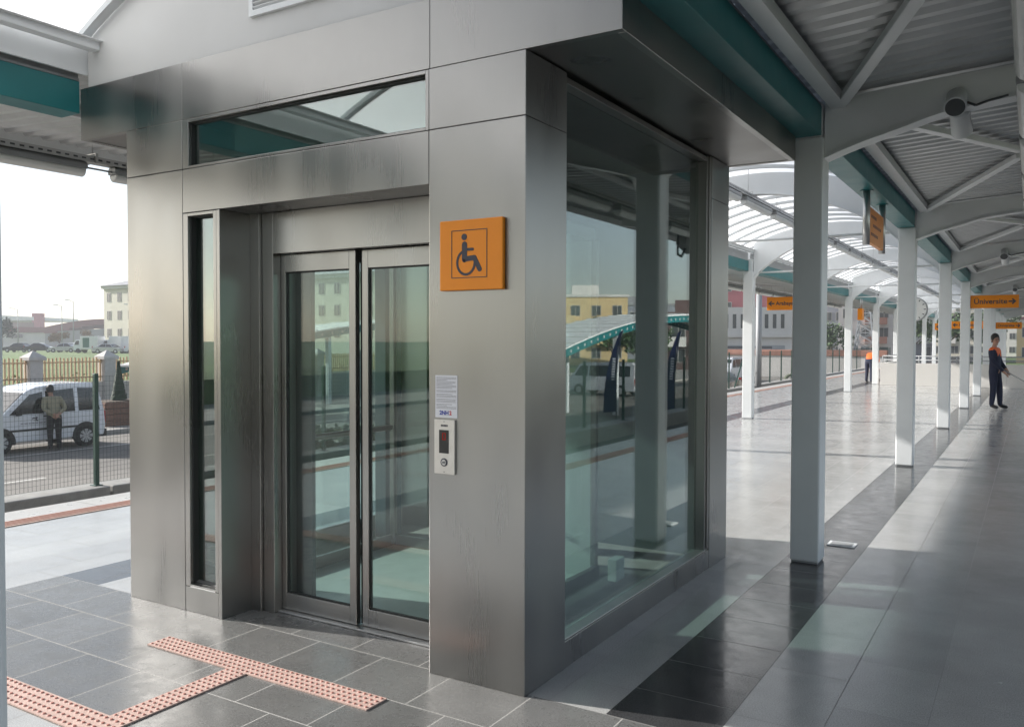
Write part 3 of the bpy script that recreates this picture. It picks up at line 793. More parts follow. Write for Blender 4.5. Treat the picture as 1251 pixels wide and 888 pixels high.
# cable trays and fluorescent lights
def tray(x, z, ya, yb, hang, lab):
    o = empty('cable_tray', (x, ya, z), lab, 'cable tray', 'cable trays with hanging tube lights')
    b = MB(); b.box(x - .05, x + .05, ya, yb, z, z + .004); b.box(x - .05, x - .046, ya, yb, z + .004, z + .05); b.box(x + .046, x + .05, ya, yb, z + .004, z + .05)
    y = ya
    while y < min(yb, 30):
        b.box(x - .0515, x - .0505, y, y + .035, z + .018, z + .032, 1); b.box(x + .0505, x + .0515, y, y + .035, z + .018, z + .032, 1); y += .07
    b.build('tray_channel', [M['alu'], M['dgrey']], o)
    b = MB(); y = hang[0]
    while y < yb:
        zt = hang[1]
        b.tube((x, y, z + .075), (x, y, zt), .004, n=6)
        b.box(x - .062, x + .062, y - .012, y + .012, z + .068, z + .076); b.box(x - .062, x - .056, y - .012, y + .012, z - .004, z + .068); b.box(x + .056, x + .062, y - .012, y + .012, z - .004, z + .068)
        y += 1.51
    b.build('hanger', M['alu'], o)
tray(-6.55, 3.006, Y_A, 45, (-11.0 + .04, 3.37), 'perforated cable tray hung under the wing roof facing the van')
tray(-3.30, 3.511, FYB + .1, 50, (6.95, 3.90), 'cable tray hung under the translucent roof behind the lift')
tray(-.045, 3.061, Y_A, 50, (-11.0 + .4, 3.34), 'cable tray hung above the shaded walkway')
def make_light():
    o = empty('fluorescent_light', (0, 0, 0), '', 'light fixture', 'tube lights under the cable trays')
    b = MB(); n = 10; L = 1.27
    pr = [(.055, .0), (.055, .035), (.035, .058), (-.035, .058), (-.055, .035), (-.055, 0)]
    b.prism(pr, 'y', -L / 2, L / 2); b.build('housing', M['grey'], o, .004)
    pr = [(.052 * math.cos(a), -.062 * math.sin(a)) for a in [math.pi * q / 10 for q in range(11)]]
    b = MB().prism(pr, 'y', -L / 2 + .01, L / 2 - .01); b.build('diffuser', M['lens'], o, .01, 2)
    b = MB().tube((0, L / 2, .02), (0, L / 2 + .24, .02), .008, n=6); b.build('cable', M['grey'], o)
    return o
lp = make_light(); lused = False
def lights(x, z, y0, ymax, side):
    global lused
    y = y0; i = 0
    while y < ymax:
        o = copy_tree(lp) if lused else lp; lused = True
        o.location = (x, y, z); o['label'] = side[i] if i < len(side) - 1 else side[-1]; y += 1.51; i += 1
lights(-6.55, 2.945, 3.435 - 1.51 * 3, 36, ['tube light near the photographer under the van side tray'] * 3 + ['grey tube light fixture before the pale sky beside the lift fascia', 'tube light fixture half hidden behind the lift corner column', 'tube light fixture farther along the van side tray'])
lights(-3.30, 3.45, 11.9 - 1.51 * 3, 40, ['tube light behind the lift under the translucent roof'] * 3 + ['white tube light seen between the lift and its nearest column', 'tube light fixture farther along under the translucent roof'])
lights(-.045, 3.0, 3.1 - 1.51 * 3, 40, ['tube light fixture above the photographer over the walkway'] * 3 + ['nearest visible tube light at the picture edge over the walkway', 'tube light fixture farther along over the walkway'])

# loudspeakers on the arms
def make_speaker():
    o = empty('loudspeaker', (0, 0, 0), '', 'loudspeaker', 'round loudspeakers on the arms')
    MB().tube((0, .0, .07), (0, -.13, -.03), .062, .066, 20).build('speaker_body', M['white'], o, .006)
    MB().tube((0, -.1305, -.0304), (0, -.136, -.0346), .058, .058, 20).build('speaker_grille', M['dgrey'], o)
    MB().tube((.01, .12, .0), (.015, .27, -.11), .062, .066, 20).build('speaker_body', M['white'], o, .006)
    b = MB().box(-.02, .02, -.06, .02, .06, .1); b.build('bracket', M['grey'], o)
    MB().path([(.06, -.02, .02), (.11, -.03, -.01), (.18, -.03, .01), (.29, -.02, .03)], .008).build('cable', M['dgrey'], o)
    return o
spk = make_speaker()
for i, k in enumerate((0, 2, 4)):
    o = spk if i == 0 else copy_tree(spk)
    o.location = (-.44, C[k + 2] - .055, 3.09)
    o['label'] = ['round white loudspeaker on the arm above the nearest column', 'round loudspeaker on the arm above the third column', 'tiny round loudspeaker on a far arm'][i]
# CCTV camera hung from the walkway tray (seen reflected in the glass)
cc = empty('security_camera', (1.0, 13.55, 3.4), 'grey security camera hanging over the walkway, reflected in the lift glass', 'camera')
b = MB().path([(1.0, 13.17, 3.36), (1.0, 13.17, 2.98), (1.0, 13.35, 2.96), (1.0, 13.50, 3.10)], .020); b.build('bracket', M['dgrey'], cc)
MB().obox((1.0, 13.55, 3.17), (.085, .0, 0), (0, .24, -.06), (0, .018, .075)).build('camera_housing', M['grey'], cc, .012)
MB().tube((1.0, 13.79, 3.11), (1.0, 13.82, 3.10), .05).build('lens', M['black'], cc)

# hanging orange double-face sign along the beam
hg = empty('hanging_sign', (RX, 9.1, 3.0), 'orange hanging sign between two steel tubes under the teal beam', 'sign')
for y in (8.64, 9.62):
    MB().tube((RX, y, 2.49), (RX, y, 3.003), .033, n=16).build('support_tube', M['alu'], hg)
    MB().tube((RX, y, 2.996), (RX, y, 3.002), .06, n=16).build('flange', M['teal'], hg)
MB().box(RX - .02, RX + .02, 8.68, 9.58, 2.52, 2.86).build('sign_panel', M['orange'], hg, .004)
b = MB()
for zz, (a, c) in ((2.78, (8.78, 9.1)), (2.70, (8.9, 9.4)), (2.61, (8.78, 9.2))):
    b.box(RX + .0205, RX + .022, a, c, zz - .014, zz + .014)
b.build('dark_lettering', M['brickred'], hg)

# flag signs on the columns
def flag_sign(x0, x1, y, z0, z1, body, arrow, lab, size):
    o = empty('direction_sign', ((x0 + x1) / 2, y, z0), lab, 'sign', 'orange direction signs')
    MB().box(x0, x1, y - .03, y + .03, z0, z1).build('sign_panel', M['orange'], o, .006)
    zc = (z0 + z1) / 2
    hx = .085
    if body:
        text('lettering', body, size, M['ink'], o, (x0 + .07 if arrow > 0 else x0 + .235, y - .0315, zc), (R(90), 0, 0), 'LEFT', bold=.003)
    ax = x1 - .14 if arrow > 0 else x0 + .13
    b = MB(); t = .018
    b.box(ax - hx * .8, ax + hx * .8, y - .033, y - .031, zc - t, zc + t)
    tip = ax + arrow * hx * .9
    for s in (-1, 1):
        b.bar((tip, y - .032, zc), (tip - arrow * .085, y - .032, zc + s * .085), .0025, .036, 0, (0, 1, 0)) if False else b.prism([(tip + arrow * .012, zc), (tip - arrow * .06, zc + s * .07), (tip - arrow * .085, zc + s * .047), (tip - arrow * .028, zc)], 'y', y - .0332 - .0002 * (s + 1), y - .031)
    b.build('arrow', M['ink'], o)
    return o
flag_sign(RX + .1, -.27, C[5] - .0, 2.365, 2.665, 'Üniversite', 1, 'orange sign reading Üniversite with an arrow, above the worker', .165)
flag_sign(-6.02, LX - .1, C[5], 2.40, 2.745, 'Arabayatağı', -1, 'orange sign reading Arabayatağı, half hidden by the nearest column', .138)
flag_sign(RX + .1, -.35, C[8], 2.10, 2.36, 'Üniversite', 1, 'small far orange direction sign beyond the worker', .14)
flag_sign(-2.45, RX - .1, C[7] - .0, 2.04, 2.30, 'Arabayatağı', -1, 'far orange direction sign between the walkway columns', .12)
flag_sign(-3.0, -2.62, C[7] + .3, 2.0, 2.24, '', -1, 'far orange sign seen below the station clock', .2)
hs_ = empty('hanging_sign', (LX, C[5] + 2.2, 2.5), 'far orange sign hanging edge on beside the fence row', 'sign')
MB().box(LX - .07, LX + .07, C[6] + 2.0, C[6] + 2.4, 2.3, 2.68).build('sign_panel', M['orange'], hs_, .004)
b = MB()
for s in (-.15, .15): b.tube((LX, C[6] + 2.2 + s, 2.68), (LX, C[6] + 2.2 + s, 3.01), .02)
b.build('support_tube', M['alu'], hs_)

# station clock
ck = empty('station_clock', (-2.47, 22.9, 2.36), 'round white station clock hanging under the translucent roof', 'clock')
kx, ky, kz = -2.47, 22.9, 2.365
MB().tube((kx, ky - .06, kz), (kx, ky + .06, kz), .30, n=32).build('clock_case', M['grey'], ck, .01)
fc = MB().tube((kx, ky - .066, kz), (kx, ky - .061, kz), .275, n=32).build('clock_face', M['clockface'], ck)
b = MB()
for q in range(12):
    a = q * math.pi / 6; dx, dz = math.sin(a), math.cos(a)
    b.bar((kx + dx * .215, ky - .068, kz + dz * .215), (kx + dx * .26, ky - .068, kz + dz * .26), .02, .003, 0, (0, 1, 0))
b.build('hour_marks', M['ink'], fc)
MB().bar((kx + .0, ky - .070, kz + .03), (kx - .02, ky - .070, kz - .24), .028, .003, 0, (0, 1, 0)).build('minute_hand', M['ink'], fc)
MB().bar((kx + .02, ky - .0735, kz - .02), (kx - .06, ky - .0735, kz + .15), .034, .003, 0, (0, 1, 0)).build('hour_hand', M['ink'], fc)
MB().tube((kx, ky, kz + .33), (kx, ky, 3.62), .02).build('hanger', M['white'], ck)

# stair parapet with railing
pp = empty('stair_parapet', (-2, 33.6, 0), 'white low wall with steel railing round the stairwell down the platform', 'parapet')
b = MB()
x = -4.72
while x < 1.3:
    b.box(x, x + .995, 33.5, 33.68, 0, .80); x += 1.0
b.box(-4.72, -4.54, 33.69, 41, 0, .80); b.build('low_wall', M['bwhite'], pp, .005)
b = MB()
for z in (.92, 1.06): b.tube((-4.65, 33.6, z), (1.3, 33.6, z), .016); b.tube((-4.65, 33.6, z), (-4.65, 41, z), .016)
x = -4.65
while x < 1.3: b.tube((x, 33.6, .80), (x, 33.6, 1.06), .018); x += 1.2
b.build('railing', M['grey'], pp)
# drain cover by the column
dr = MB(); n = 20
dr.box(-1.33, -1.13, 6.83, 6.98, .001, .008)
for q in range(5): dr.box(-1.31, -1.15, 6.845 + q * .026, 6.857 + q * .026, .008, .0105, 1)
tag(dr.build('floor_drain', [M['white'], M['grey']]), 'small bright metal floor drain beside the nearest column', 'drain')

# ------------------------------------------------------------------ wire fences
def wire_fence(x, ya, yb, z0, h, lab, sp=2.5):
    o = empty('wire_fence', (x, ya, z0), lab, 'fence', 'green wire fences along the tracks')
    def panel():
        b = MB()
        k = 0
        while k * .06 <= sp + .001:
            b.add([(x - .002, k * .06 - .002, z0 + .05), (x + .002, k * .06, z0 + .05), (x - .002, k * .06 + .002, z0 + .05), (x - .002, k * .06 - .002, z0 + h - .04), (x + .002, k * .06, z0 + h - .04), (x - .002, k * .06 + .002, z0 + h - .04)], [(0, 1, 4, 3), (1, 2, 5, 4), (2, 0, 3, 5)]); k += 1
        k = 0
        while k * .075 <= h - .09:
            z = z0 + .05 + k * .075
            b.add([(x + .002, 0, z - .002), (x + .006, 0, z), (x + .002, 0, z + .002), (x + .002, sp, z - .002), (x + .006, sp, z), (x + .002, sp, z + .002)], [(0, 1, 4, 3), (1, 2, 5, 4), (2, 0, 3, 5)]); k += 1
        return b
    def post():
        b = MB().box(x - .032, x + .032, -.032, .032, z0, z0 + h); b.box(x - .07, x + .07, -.07, .07, z0, z0 + .012); return b
    y = ya; p0 = m0 = None
    while y < yb:
        if p0 is None:
            p0 = post().build('fence_post', M['greenpost'], o, .004); m0 = panel().build('wire_mesh', M['wire'], o)
            for q in (p0, m0): q.location = (0, y, 0) if False else (0, 0, 0)
            base = y
            for q in (p0, m0): q.data.transform(Matrix.Translation((0, y, 0)))
        else:
            for q in (p0, m0):
                c = q.copy(); col.objects.link(c); c.location = (0, y - base, 0)
        y += sp
wire_fence(-12.45, 7.88 - 2.5 * 6, 95, -.7, 1.75, 'green wire mesh fence on the low wall between track and road')
wire_fence(6.1, -5, 60, -.7, 1.75, 'green wire mesh fence beyond the walkway side track')
# slanted corner struts
b = MB()
for y0, dy in ((42.9, -1.6), (42.9, 1.6)): b.bar((-12.45, y0, .9), (-12.45, y0 + dy, -.69), .05, .05)
tag(b.build('fence_strut', M['greenpost']), 'slanted green struts bracing the wire fence beside the grey post', 'strut')
o = MB().tube((-12.0, 43.9, -1.1), (-12.0, 43.9, 4.3), .16, .15, 12).build('track_post', M['grey']); tag(o, 'tall grey steel post beside the wire fence past the first column', 'post')

# ------------------------------------------------------------------ foliage
def leafball(b, c, rx, ry, rz, n, s, mi=0):
    for _ in range(n):
        while True:
            p = Vector((random.uniform(-1, 1), random.uniform(-1, 1), random.uniform(-1, 1)))
            if .15 < p.length < 1: break
        p *= random.uniform(.75, 1.08)
        q = Vector((c[0] + p.x * rx, c[1] + p.y * ry, c[2] + p.z * rz))
        a = Vector((random.uniform(-1, 1), random.uniform(-1, 1), random.uniform(-1, 1))).normalized()
        u = a.orthogonal().normalized() * s * random.uniform(.6, 1.3); v = a.cross(u).normalized() * s * random.uniform(.4, .9)
        b.add([q - u, q + v, q + u, q - v], [(0, 1, 2, 3)], mi)
def tree(x, y, z, h, cr, lab, mat, n=900, group='trees around the station', bare=False):
    o = empty('tree', (x, y, z), lab, 'tree', group)
    t = MB().tube((x, y, z), (x, y, z + h * .55), h * .03, h * .016, 8)
    b = MB()
    for k in range(7):
        a = random.uniform(0, 6.28); e = (x + math.cos(a) * cr * .7, y + math.sin(a) * cr * .7, z + h * random.uniform(.55, .9))
        t.tube((x, y, z + h * random.uniform(.3, .5)), e, h * .012, h * .004, 6)
        if bare:
            for j in range(5):
                e2 = (e[0] + random.uniform(-.4, .4) * cr, e[1] + random.uniform(-.4, .4) * cr, e[2] + random.uniform(0, .2) * h)
                t.tube(e, e2, h * .005, h * .002, 5)
        leafball(b, e, cr * .5, cr * .5, h * .2, n // 8, cr * .09)
    leafball(b, (x, y, z + h * .75), cr * .6, cr * .6, h * .25, n // 8, cr * .09)
    t.build('trunk', M['bark'], o); b.build('crown', mat, o)

# ------------------------------------------------------------------ vehicles
def vehicle(name, lab, cat, loc, rotz, body, roofp, W, paint, wheels, wr, side_wins, front_win=None, rear_win=None, belt=.9, inset=.12, group=None, trim=True, detail=False):
    """local +x = front. body / roofp are (x,z) outlines; the upper part leans in by inset."""
    o = empty(name, (0, 0, 0), lab, cat, group)
    zt = max(p[1] for p in roofp)
    hw = W / 2
    def yy(z): return hw - max(0, (z - belt) / (zt - belt)) * inset
    b = MB().prism(body, 'y', -hw, hw)
    n = len(roofp)
    vs_ = [(p[0], -yy(p[1]), p[1]) for p in roofp] + [(p[0], yy(p[1]), p[1]) for p in roofp]
    b.add(vs_, [list(range(n)), list(range(n, 2 * n))[::-1]] + [[i, (i + 1) % n, n + (i + 1) % n, n + i] for i in range(n)])
    b.build('body', paint, o, .035, 3)
    for poly in side_wins:
        for s in (-1, 1):
            m_ = MB(); k = len(poly)
            va = [(p[0], s * (yy(p[1]) + .004), p[1]) for p in poly] + [(p[0], s * (yy(p[1]) - .05), p[1]) for p in poly]
            m_.add(va, [list(range(k)), list(range(k, 2 * k))[::-1]] + [[i, (i + 1) % k, k + (i + 1) % k, k + i] for i in range(k)])
            m_.build('side_window', M['carglass'], o)
    for nm, wn in (('windshield', front_win), ('rear_window', rear_win)):
        if wn:
            (xa, za), (xb, zb), off = wn
            m_ = MB(); ya, yb = yy(za) - .07, yy(zb) - .07
            va = [(xa + off, -ya, za), (xa + off, ya, za), (xb + off, yb, zb), (xb + off, -yb, zb)]
            va += [(v[0] - off * 3, v[1], v[2]) for v in va]
            m_.add(va, [(0, 1, 2, 3), (4, 7, 6, 5), (0, 4, 5, 1), (1, 5, 6, 2), (2, 6, 7, 3), (3, 7, 4, 0)]); m_.build(nm, M['carglass'], o)
    xs_ = [p[0] for p in body]; xf, xr = max(xs_), min(xs_)
    for wx in wheels:
        for s in (-1, 1):
            if trim:
                m_ = MB(); q = 20; pts = [(wx + (wr * 1.28) * math.cos(a), wr + (wr * 1.28) * math.sin(a)) for a in [math.pi * (-.06 + 1.12 * i / q) for i in range(q + 1)]]
                m_.prism(pts, 'y', s * (hw - .05), s * (hw + .008)); m_.build('wheel_arch', M['black'], o)
            wh = MB()
            pr_ = [(wr, -.09), (wr, .09)]
            wh.tube((wx, s * (hw - .16), wr), (wx, s * (hw + .018), wr), wr, wr, 24)
            wo_ = wh.build('wheel', M['tyre'], o, .02)
            if detail:
                rm = MB()
                rm.tube((wx, s * (hw + .0), wr), (wx, s * (hw + .022), wr), wr * .66, wr * .62, 20)
                for q in range(8):
                    a = q * math.pi / 4
                    ca, sa = math.cos(a), math.sin(a)
                    rm.prism([(wx + ca * wr * .18 - sa * .02, wr + sa * wr * .18 + ca * .02), (wx + ca * wr * .6 - sa * .045, wr + sa * wr * .6 + ca * .045), (wx + ca * wr * .6 + sa * .045, wr + sa * wr * .6 - ca * .045), (wx + ca * wr * .18 + sa * .02, wr + sa * wr * .18 - ca * .02)], 'y', s * (hw + .02), s * (hw + .034), 1)
                rm.tube((wx, s * (hw + .02), wr), (wx, s * (hw + .04), wr), wr * .2, wr * .17, 12, 1)
                rm.build('rim', [M['dgrey'], M['hub']], wo_)
            else:
                MB().tube((wx, s * (hw + .0), wr), (wx, s * (hw + .024), wr), wr * .62, wr * .55, 14).build('rim', M['hub'], wo_)
    zb = .42
    for s in (-1, 1):
        MB().box(xf - .14, xf + .012, s * hw - s * .34 if s > 0 else -hw + .06, s * hw - s * .06 if s > 0 else -hw + .34, zb + .2, zb + .36).build('headlight', M['lamp_w'], o, .02)
        MB().box(xr - .012, xr + .06, hw - .18 if s > 0 else -hw + .02, hw - .02 if s > 0 else -hw + .18, zb + .25, zb + .6).build('tail_light', M['lamp_r'], o, .01)
    MB().box(xr - .05, xr + .12, -hw + .02, hw - .02, .26, .48).build('bumper', M['black'] if trim else paint, o, .03)
    MB().box(xf - .12, xf + .05, -hw + .02, hw - .02, .24, .46).build('bumper', M['black'] if trim else paint, o, .03)
    if detail:
        for s in (-1, 1):
            MB().box(xr + .55, xf - .75, s * (hw + .003) - .012, s * (hw + .003) + .012, .60, .66).build('side_moulding', M['black'], o, .006)
            MB().obox((roofp[0][0] - .42 if False else xf - 1.25, s * (hw + .09), belt + .09), (.05, 0, 0), (0, .09, 0), (0, 0, .075)).build('wing_mirror', M['black'], o, .02)
            for hx in (xf - 2.15, xf - 2.45): MB().box(hx, hx + .16, s * (hw + .012) - .012, s * (hw + .012) + .012, .98, 1.01).build('door_handle', M['black'], o, .004)
    o.location = loc; o.rotation_euler = (0, 0, rotz)
    return o
VB = [(-1.78, .30), (1.98, .30), (2.06, .45), (2.05, .70), (1.95, .92), (1.15, 1.06), (-1.80, 1.04), (-1.84, .6)]
VR = [(1.28, 1.02), (.50, 1.72), (.2, 1.83), (-.4, 1.90), (-1.40, 1.90), (-1.66, 1.82), (-1.81, 1.02)]
def win(*p): return list(p)
van = vehicle('parked_van', 'white small panel van with glazed sides parked beyond the wire fence', 'van', (-25.0, 13.74, RZ), R(-90), VB, VR, 1.78, M['carwhite'],
    (1.27, -1.20), .325,
    [win((1.02, 1.08), (.42, 1.62), (.05, 1.69), (.05, 1.08)), win((-.03, 1.08), (-.03, 1.70), (-.88, 1.75), (-.88, 1.08)), win((-1.0, 1.08), (-1.0, 1.755), (-1.52, 1.74), (-1.66, 1.08))],
    ((1.22, 1.08), (.56, 1.68), .012), ((-1.80, 1.1), (-1.69, 1.75), -.012), 1.04, .13, None, True, True)
# door lettering on the van (side that faces the platform is local +y? choose by world)
def van_lettering():
    for s in (1,):
        t = text('door_lettering', 'et', .21, M['ink'], van, (.32, s * .897, .94), (R(90), 0, R(180)), extrude=.002, bold=.006)
        b = MB(); x = .72
        for wd in (.08, .1, .05, .09, .07, .11, .06, .08): b.box(x - wd, x, .889, .897, .80, .835); x -= wd + .025
        o = b.build('door_lettering', M['inkgrey'], None); o.parent = van
van_lettering()

SB = [(-2.1, .25), (2.1, .25), (2.18, .5), (2.05, .72), (1.2, .86), (-1.95, .92), (-2.15, .75), (-2.16, .45)]
SR = [(1.15, .84), (.45, 1.32), (-.1, 1.42), (-.75, 1.40), (-1.6, .90)]
SW = [[(.92, .90), (.42, 1.27), (-.12, 1.34), (-.12, .90)], [(-.2, .90), (-.2, 1.34), (-.72, 1.32), (-1.3, .93)]]
def sedan(lab, loc, rz, paint, group='cars parked beyond the lawn', cat='car', name='parked_car'):
    return vehicle(name, lab, cat, loc, rz, SB, SR, 1.72, paint, (1.35, -1.3), .31, SW, ((1.08, .88), (.5, 1.29), .012), ((-1.5, .93), (-.82, 1.37), -.012), .86, .2, group, False)
BB = [(-2.2, .3), (2.2, .3), (2.28, .6), (2.2, 1.0), (1.95, 1.12), (-2.2, 1.1), (-2.24, .6)]
BR = [(2.0, 1.08), (1.45, 1.83), (1.2, 1.93), (-2.0, 1.95), (-2.2, 1.8), (-2.22, 1.08)]
BW = [[(1.75, 1.14), (1.38, 1.72), (.85, 1.75), (.85, 1.14)], [(.75, 1.14), (.75, 1.75), (-.55, 1.76), (-.55, 1.14)], [(-.65, 1.14), (-.65, 1.76), (-1.95, 1.74), (-1.95, 1.14)]]
def minibus(lab, loc, rz, paint, group=None, cat='minibus', name='minibus'):
    return vehicle(name, lab, cat, loc, rz, BB, BR, 1.75, paint, (1.45, -1.35), .33, BW, ((1.93, 1.14), (1.5, 1.76), .012), ((-2.215, 1.2), (-2.205, 1.75), -.012), 1.08, .12, group, False)
# far car park (left of the lift)
tilt = R(148)
LZ = -.3
sedan('dark sedan parked farthest from the lift, cut by the picture edge', (-137.4, 68.2, LZ), R(25), M['cardark'])
sedan('dark blue car parked behind the lawn with a pale bonnet', (-132.3, 71.4, LZ), R(208), M['cardark'])
sedan('black car parked close behind the dark blue car', (-129.2, 73.0, LZ), R(38), M['cardark'])
sedan('white car parked between two dark cars', (-129.0, 77.8, LZ), R(30), M['carwhite'])
sedan('silver and black car parked just beside the lamp posts', (-126.2, 75.0, LZ), R(212), M['carsilver'])
sedan('silver car nosing in front of the white trucks', (-111.2, 72.6, LZ), R(25), M['carsilver'])
sedan('pale car parked close to the lift corner beyond the lawn', (-107.6, 75.2, LZ), R(30), M['carwhite'])
def box_truck(lab, x, y, rz, doors):
    o = empty('box_truck', (0, 0, 0), lab, 'truck', 'white trucks beyond the lawn')
    MB().box(-1.7, 1.0, -.95, .95, .55, 2.45).build('cargo_box', M['roofwhite'], o, .04)
    MB().prism([(1.0, .4), (2.1, .4), (2.15, 1.1), (1.75, 1.9), (1.0, 1.95)], 'y', -.85, .85).build('cab', M['carwhite'], o, .05)
    for s in (-1, 1):
        MB().prism([(1.25, 1.2), (1.98, 1.2), (1.7, 1.75), (1.25, 1.78)], 'y', s * .8, s * .856).build('side_window', M['carglass'], o)
        for wx in (-1.0, 1.4): MB().tube((wx, s * .6, .34), (wx, s * .88, .34), .34, n=16).build('wheel', M['tyre'], o)
    if doors: MB().box(-.4, .6, .94, .962, .8, 2.2).build('side_panel', M['cargreen'], o); 
    if doors: MB().box(-.4, .6, -.962, -.94, .8, 2.2).build('side_panel', M['cargreen'], o)
    o.location = (x, y, LZ); o.rotation_euler = (0, 0, rz)
box_truck('white box truck with a green side panel, nearest the street lamps', -116.4, 73.0, R(205), True)
box_truck('white box truck with a plain box, middle of three', -113.6, 75.6, R(205), False)
box_truck('white box truck partly behind the lift, last of three', -110.4, 76.0, R(28), True)
# cars seen between the columns
sedan('maroon hatchback parked beyond the wire fence past the lift', (-15.6, 48.2, RZ), R(-90), M['carred'], 'cars on the road past the lift')
minibus('white van on the road behind the maroon car', (-20.7, 67.0, RZ), R(-90), M['carwhite'], 'cars on the road past the lift', 'van', 'parked_van')
minibus('pale van seen through the fence under the apartment blocks', (-16.2, 82, RZ), R(-80), M['carsilver'], 'cars on the road past the lift', 'van', 'parked_van')
# walkway side vehicles, seen reflected in the lift glass
minibus('white minibus reflected in the lift glass', (17.4, 45.6, RZ), R(5), M['carwhite'])

# ------------------------------------------------------------------ picket fence, planter, shelters
pf = empty('picket_fence', (-33, 18, -1.46), 'cream picket fence on a low wall with capped pillars behind the van', 'fence')
PX = -33.0; py0 = 18.33 - 3.07 * 5
for k in range(16):
    y = py0 + 3.07 * k
    b = MB().box(PX - .25, PX + .25, y - .25, y + .25, -1.46, .78)
    b.box(PX - .34, PX + .34, y - .34, y + .34, .78, .90)
    b.add([(PX - .34, y - .34, .90), (PX + .34, y - .34, .90), (PX + .34, y + .34, .90), (PX - .34, y + .34, .90), (PX, y, 1.16)], [(0, 1, 4), (1, 2, 4), (2, 3, 4), (3, 0, 4)])
    b.build('pillar', M['pillar'], pf)
    c = MB()
    for q in range(17):
        yy = y + .30 + q * (2.47 / 16)
        c.box(PX - .02, PX + .02, yy - .032, yy + .032, -.12, .86 + .02 * math.sin(q * 1.7))
    for z in (.06, .68): c.box(PX + .02, PX + .05, y + .25, y + 2.82, z - .03, z + .03)
    c.build('picket_panel', M['picket'], pf)
    MB().box(PX - .15, PX + .15, y + .25, y + 2.82, -1.46, -.16).build('low_wall', M['pillar'], pf)
def strip_bush(name, x0, x1, y0, y1, z0, z1, n, s, mat, lab, cat):
    b = MB()
    for _ in range(n):
        leafball(b, (random.uniform(x0, x1), random.uniform(y0, y1), z0 + (z1 - z0) * random.random() ** .7), .18, .22, .14, 6, s)
    tag(b.build(name, mat), lab, cat)
strip_bush('shrub_border', -33.9, -33.4, 6, 46, -.3, .15, 380, .07, M['leaf'], 'low green shrubs growing behind the picket fence', 'shrubs')
strip_bush('hedge', -13.5, -12.85, 9.5, 22, -1.6, -.42, 1500, .085, M['leaf'], 'low green hedge at the foot of the wire fence seen through the lift', 'hedge')
pl = empty('brick_planter', (-28.2, 18.7, -1.46), 'low brick planter at the pavement behind the van', 'planter')
b = MB()
for k in range(4): b.box(-28.9 + .01 * (k % 2), -27.5 - .01 * (k % 2), 17.75 + .01 * (k % 2), 20.3, -1.46 + k * .21, -1.46 + k * .21 + .2)
b.build('brick_wall', M['brick'], pl, .02)
MB().box(-28.8, -27.6, 17.85, 20.2, -.63, -.60).build('soil', M['bark'], pl)
cs = empty('conical_shrub', (-28.2, 18.75, -.6), 'dark green cone shaped shrub standing in the brick planter', 'shrub')
b = MB()
for _ in range(1500):
    t = random.random() ** 1.5; rr = .25 * (1 - t) * random.uniform(.6, 1.05) + .02; a = random.uniform(0, 6.28)
    q = Vector((-28.2 + rr * math.cos(a), 18.75 + rr * math.sin(a), -.6 + .05 + 1.35 * t))
    nrm = Vector((math.cos(a), math.sin(a), .4)).normalized(); u = nrm.orthogonal() * .05; v = nrm.cross(u).normalized() * .035
    b.add([q - u, q + v, q + u, q - v], [(0, 1, 2, 3)])
b.build('foliage', M['leaf_d'], cs); MB().tube((-28.2, 18.75, -.61), (-28.2, 18.75, .2), .03).build('stem', M['bark'], cs)

def shelter(x, yc, half, apex, drop, zg, lab, flip=False):
    o = empty('arched_shelter', (x, yc, zg), lab, 'shelter', 'arched white and teal shelters')
    W_ = 1.5
    ys = [yc - half + i * (2 * half / 30) for i in range(31)]
    def z(y): return apex - drop * ((y - yc) / half) ** 2
    b = MB(); b.strip([(y, z(y) + .06) for y in ys], [(y, z(y)) for y in ys], 'x', x - W_, x + W_)
    for k in range(31): b.box(x - W_, x + W_, ys[k] - .04, ys[k] + .04, z(ys[k]) + .061, z(ys[k]) + .11)
    b.build('arched_roof', M['roofwhite'], o)
    for s in (-1, 1):
        b = MB(); b.strip([(y, z(y) - .02) for y in ys], [(y, z(y) - .32) for y in ys], 'x', x + s * (W_ - .03), x + s * (W_ - .09))
        for k in range(len(ys) * 2 - 2):
            y = yc - half + (k + .5) * half / 30; zz = z(y) - .17
            pts = [(y + .065 * math.cos(a), zz + .065 * math.sin(a)) for a in [q * math.pi / 5 for q in range(10)]]
            xa, xb = sorted((x + s * (W_ - .029), x + s * (W_ - .091)))
            b.prism(pts, 'x', xa, xb + .0, 1)
        b.build('edge_beam', [M['teal'], M['pillar']], o)
        for t in (-.55, 0, .55):
            y = yc + half * t
            MB().box(x + s * (W_ - .3) - .1, x + s * (W_ - .3) + .1, y - .1, y + .1, zg, z(y) - .02).build('post', M['white'], o)
shelter(-30.0, 41.4, 20.5, 2.8, 2.3, -1.46, 'long arched white shelter with dotted teal edge, seen through the lift')
shelter(12.5, 43.0, 17.5, 2.9, 2.3, RZ, 'arched white shelter with teal edge reflected in the lift glass')
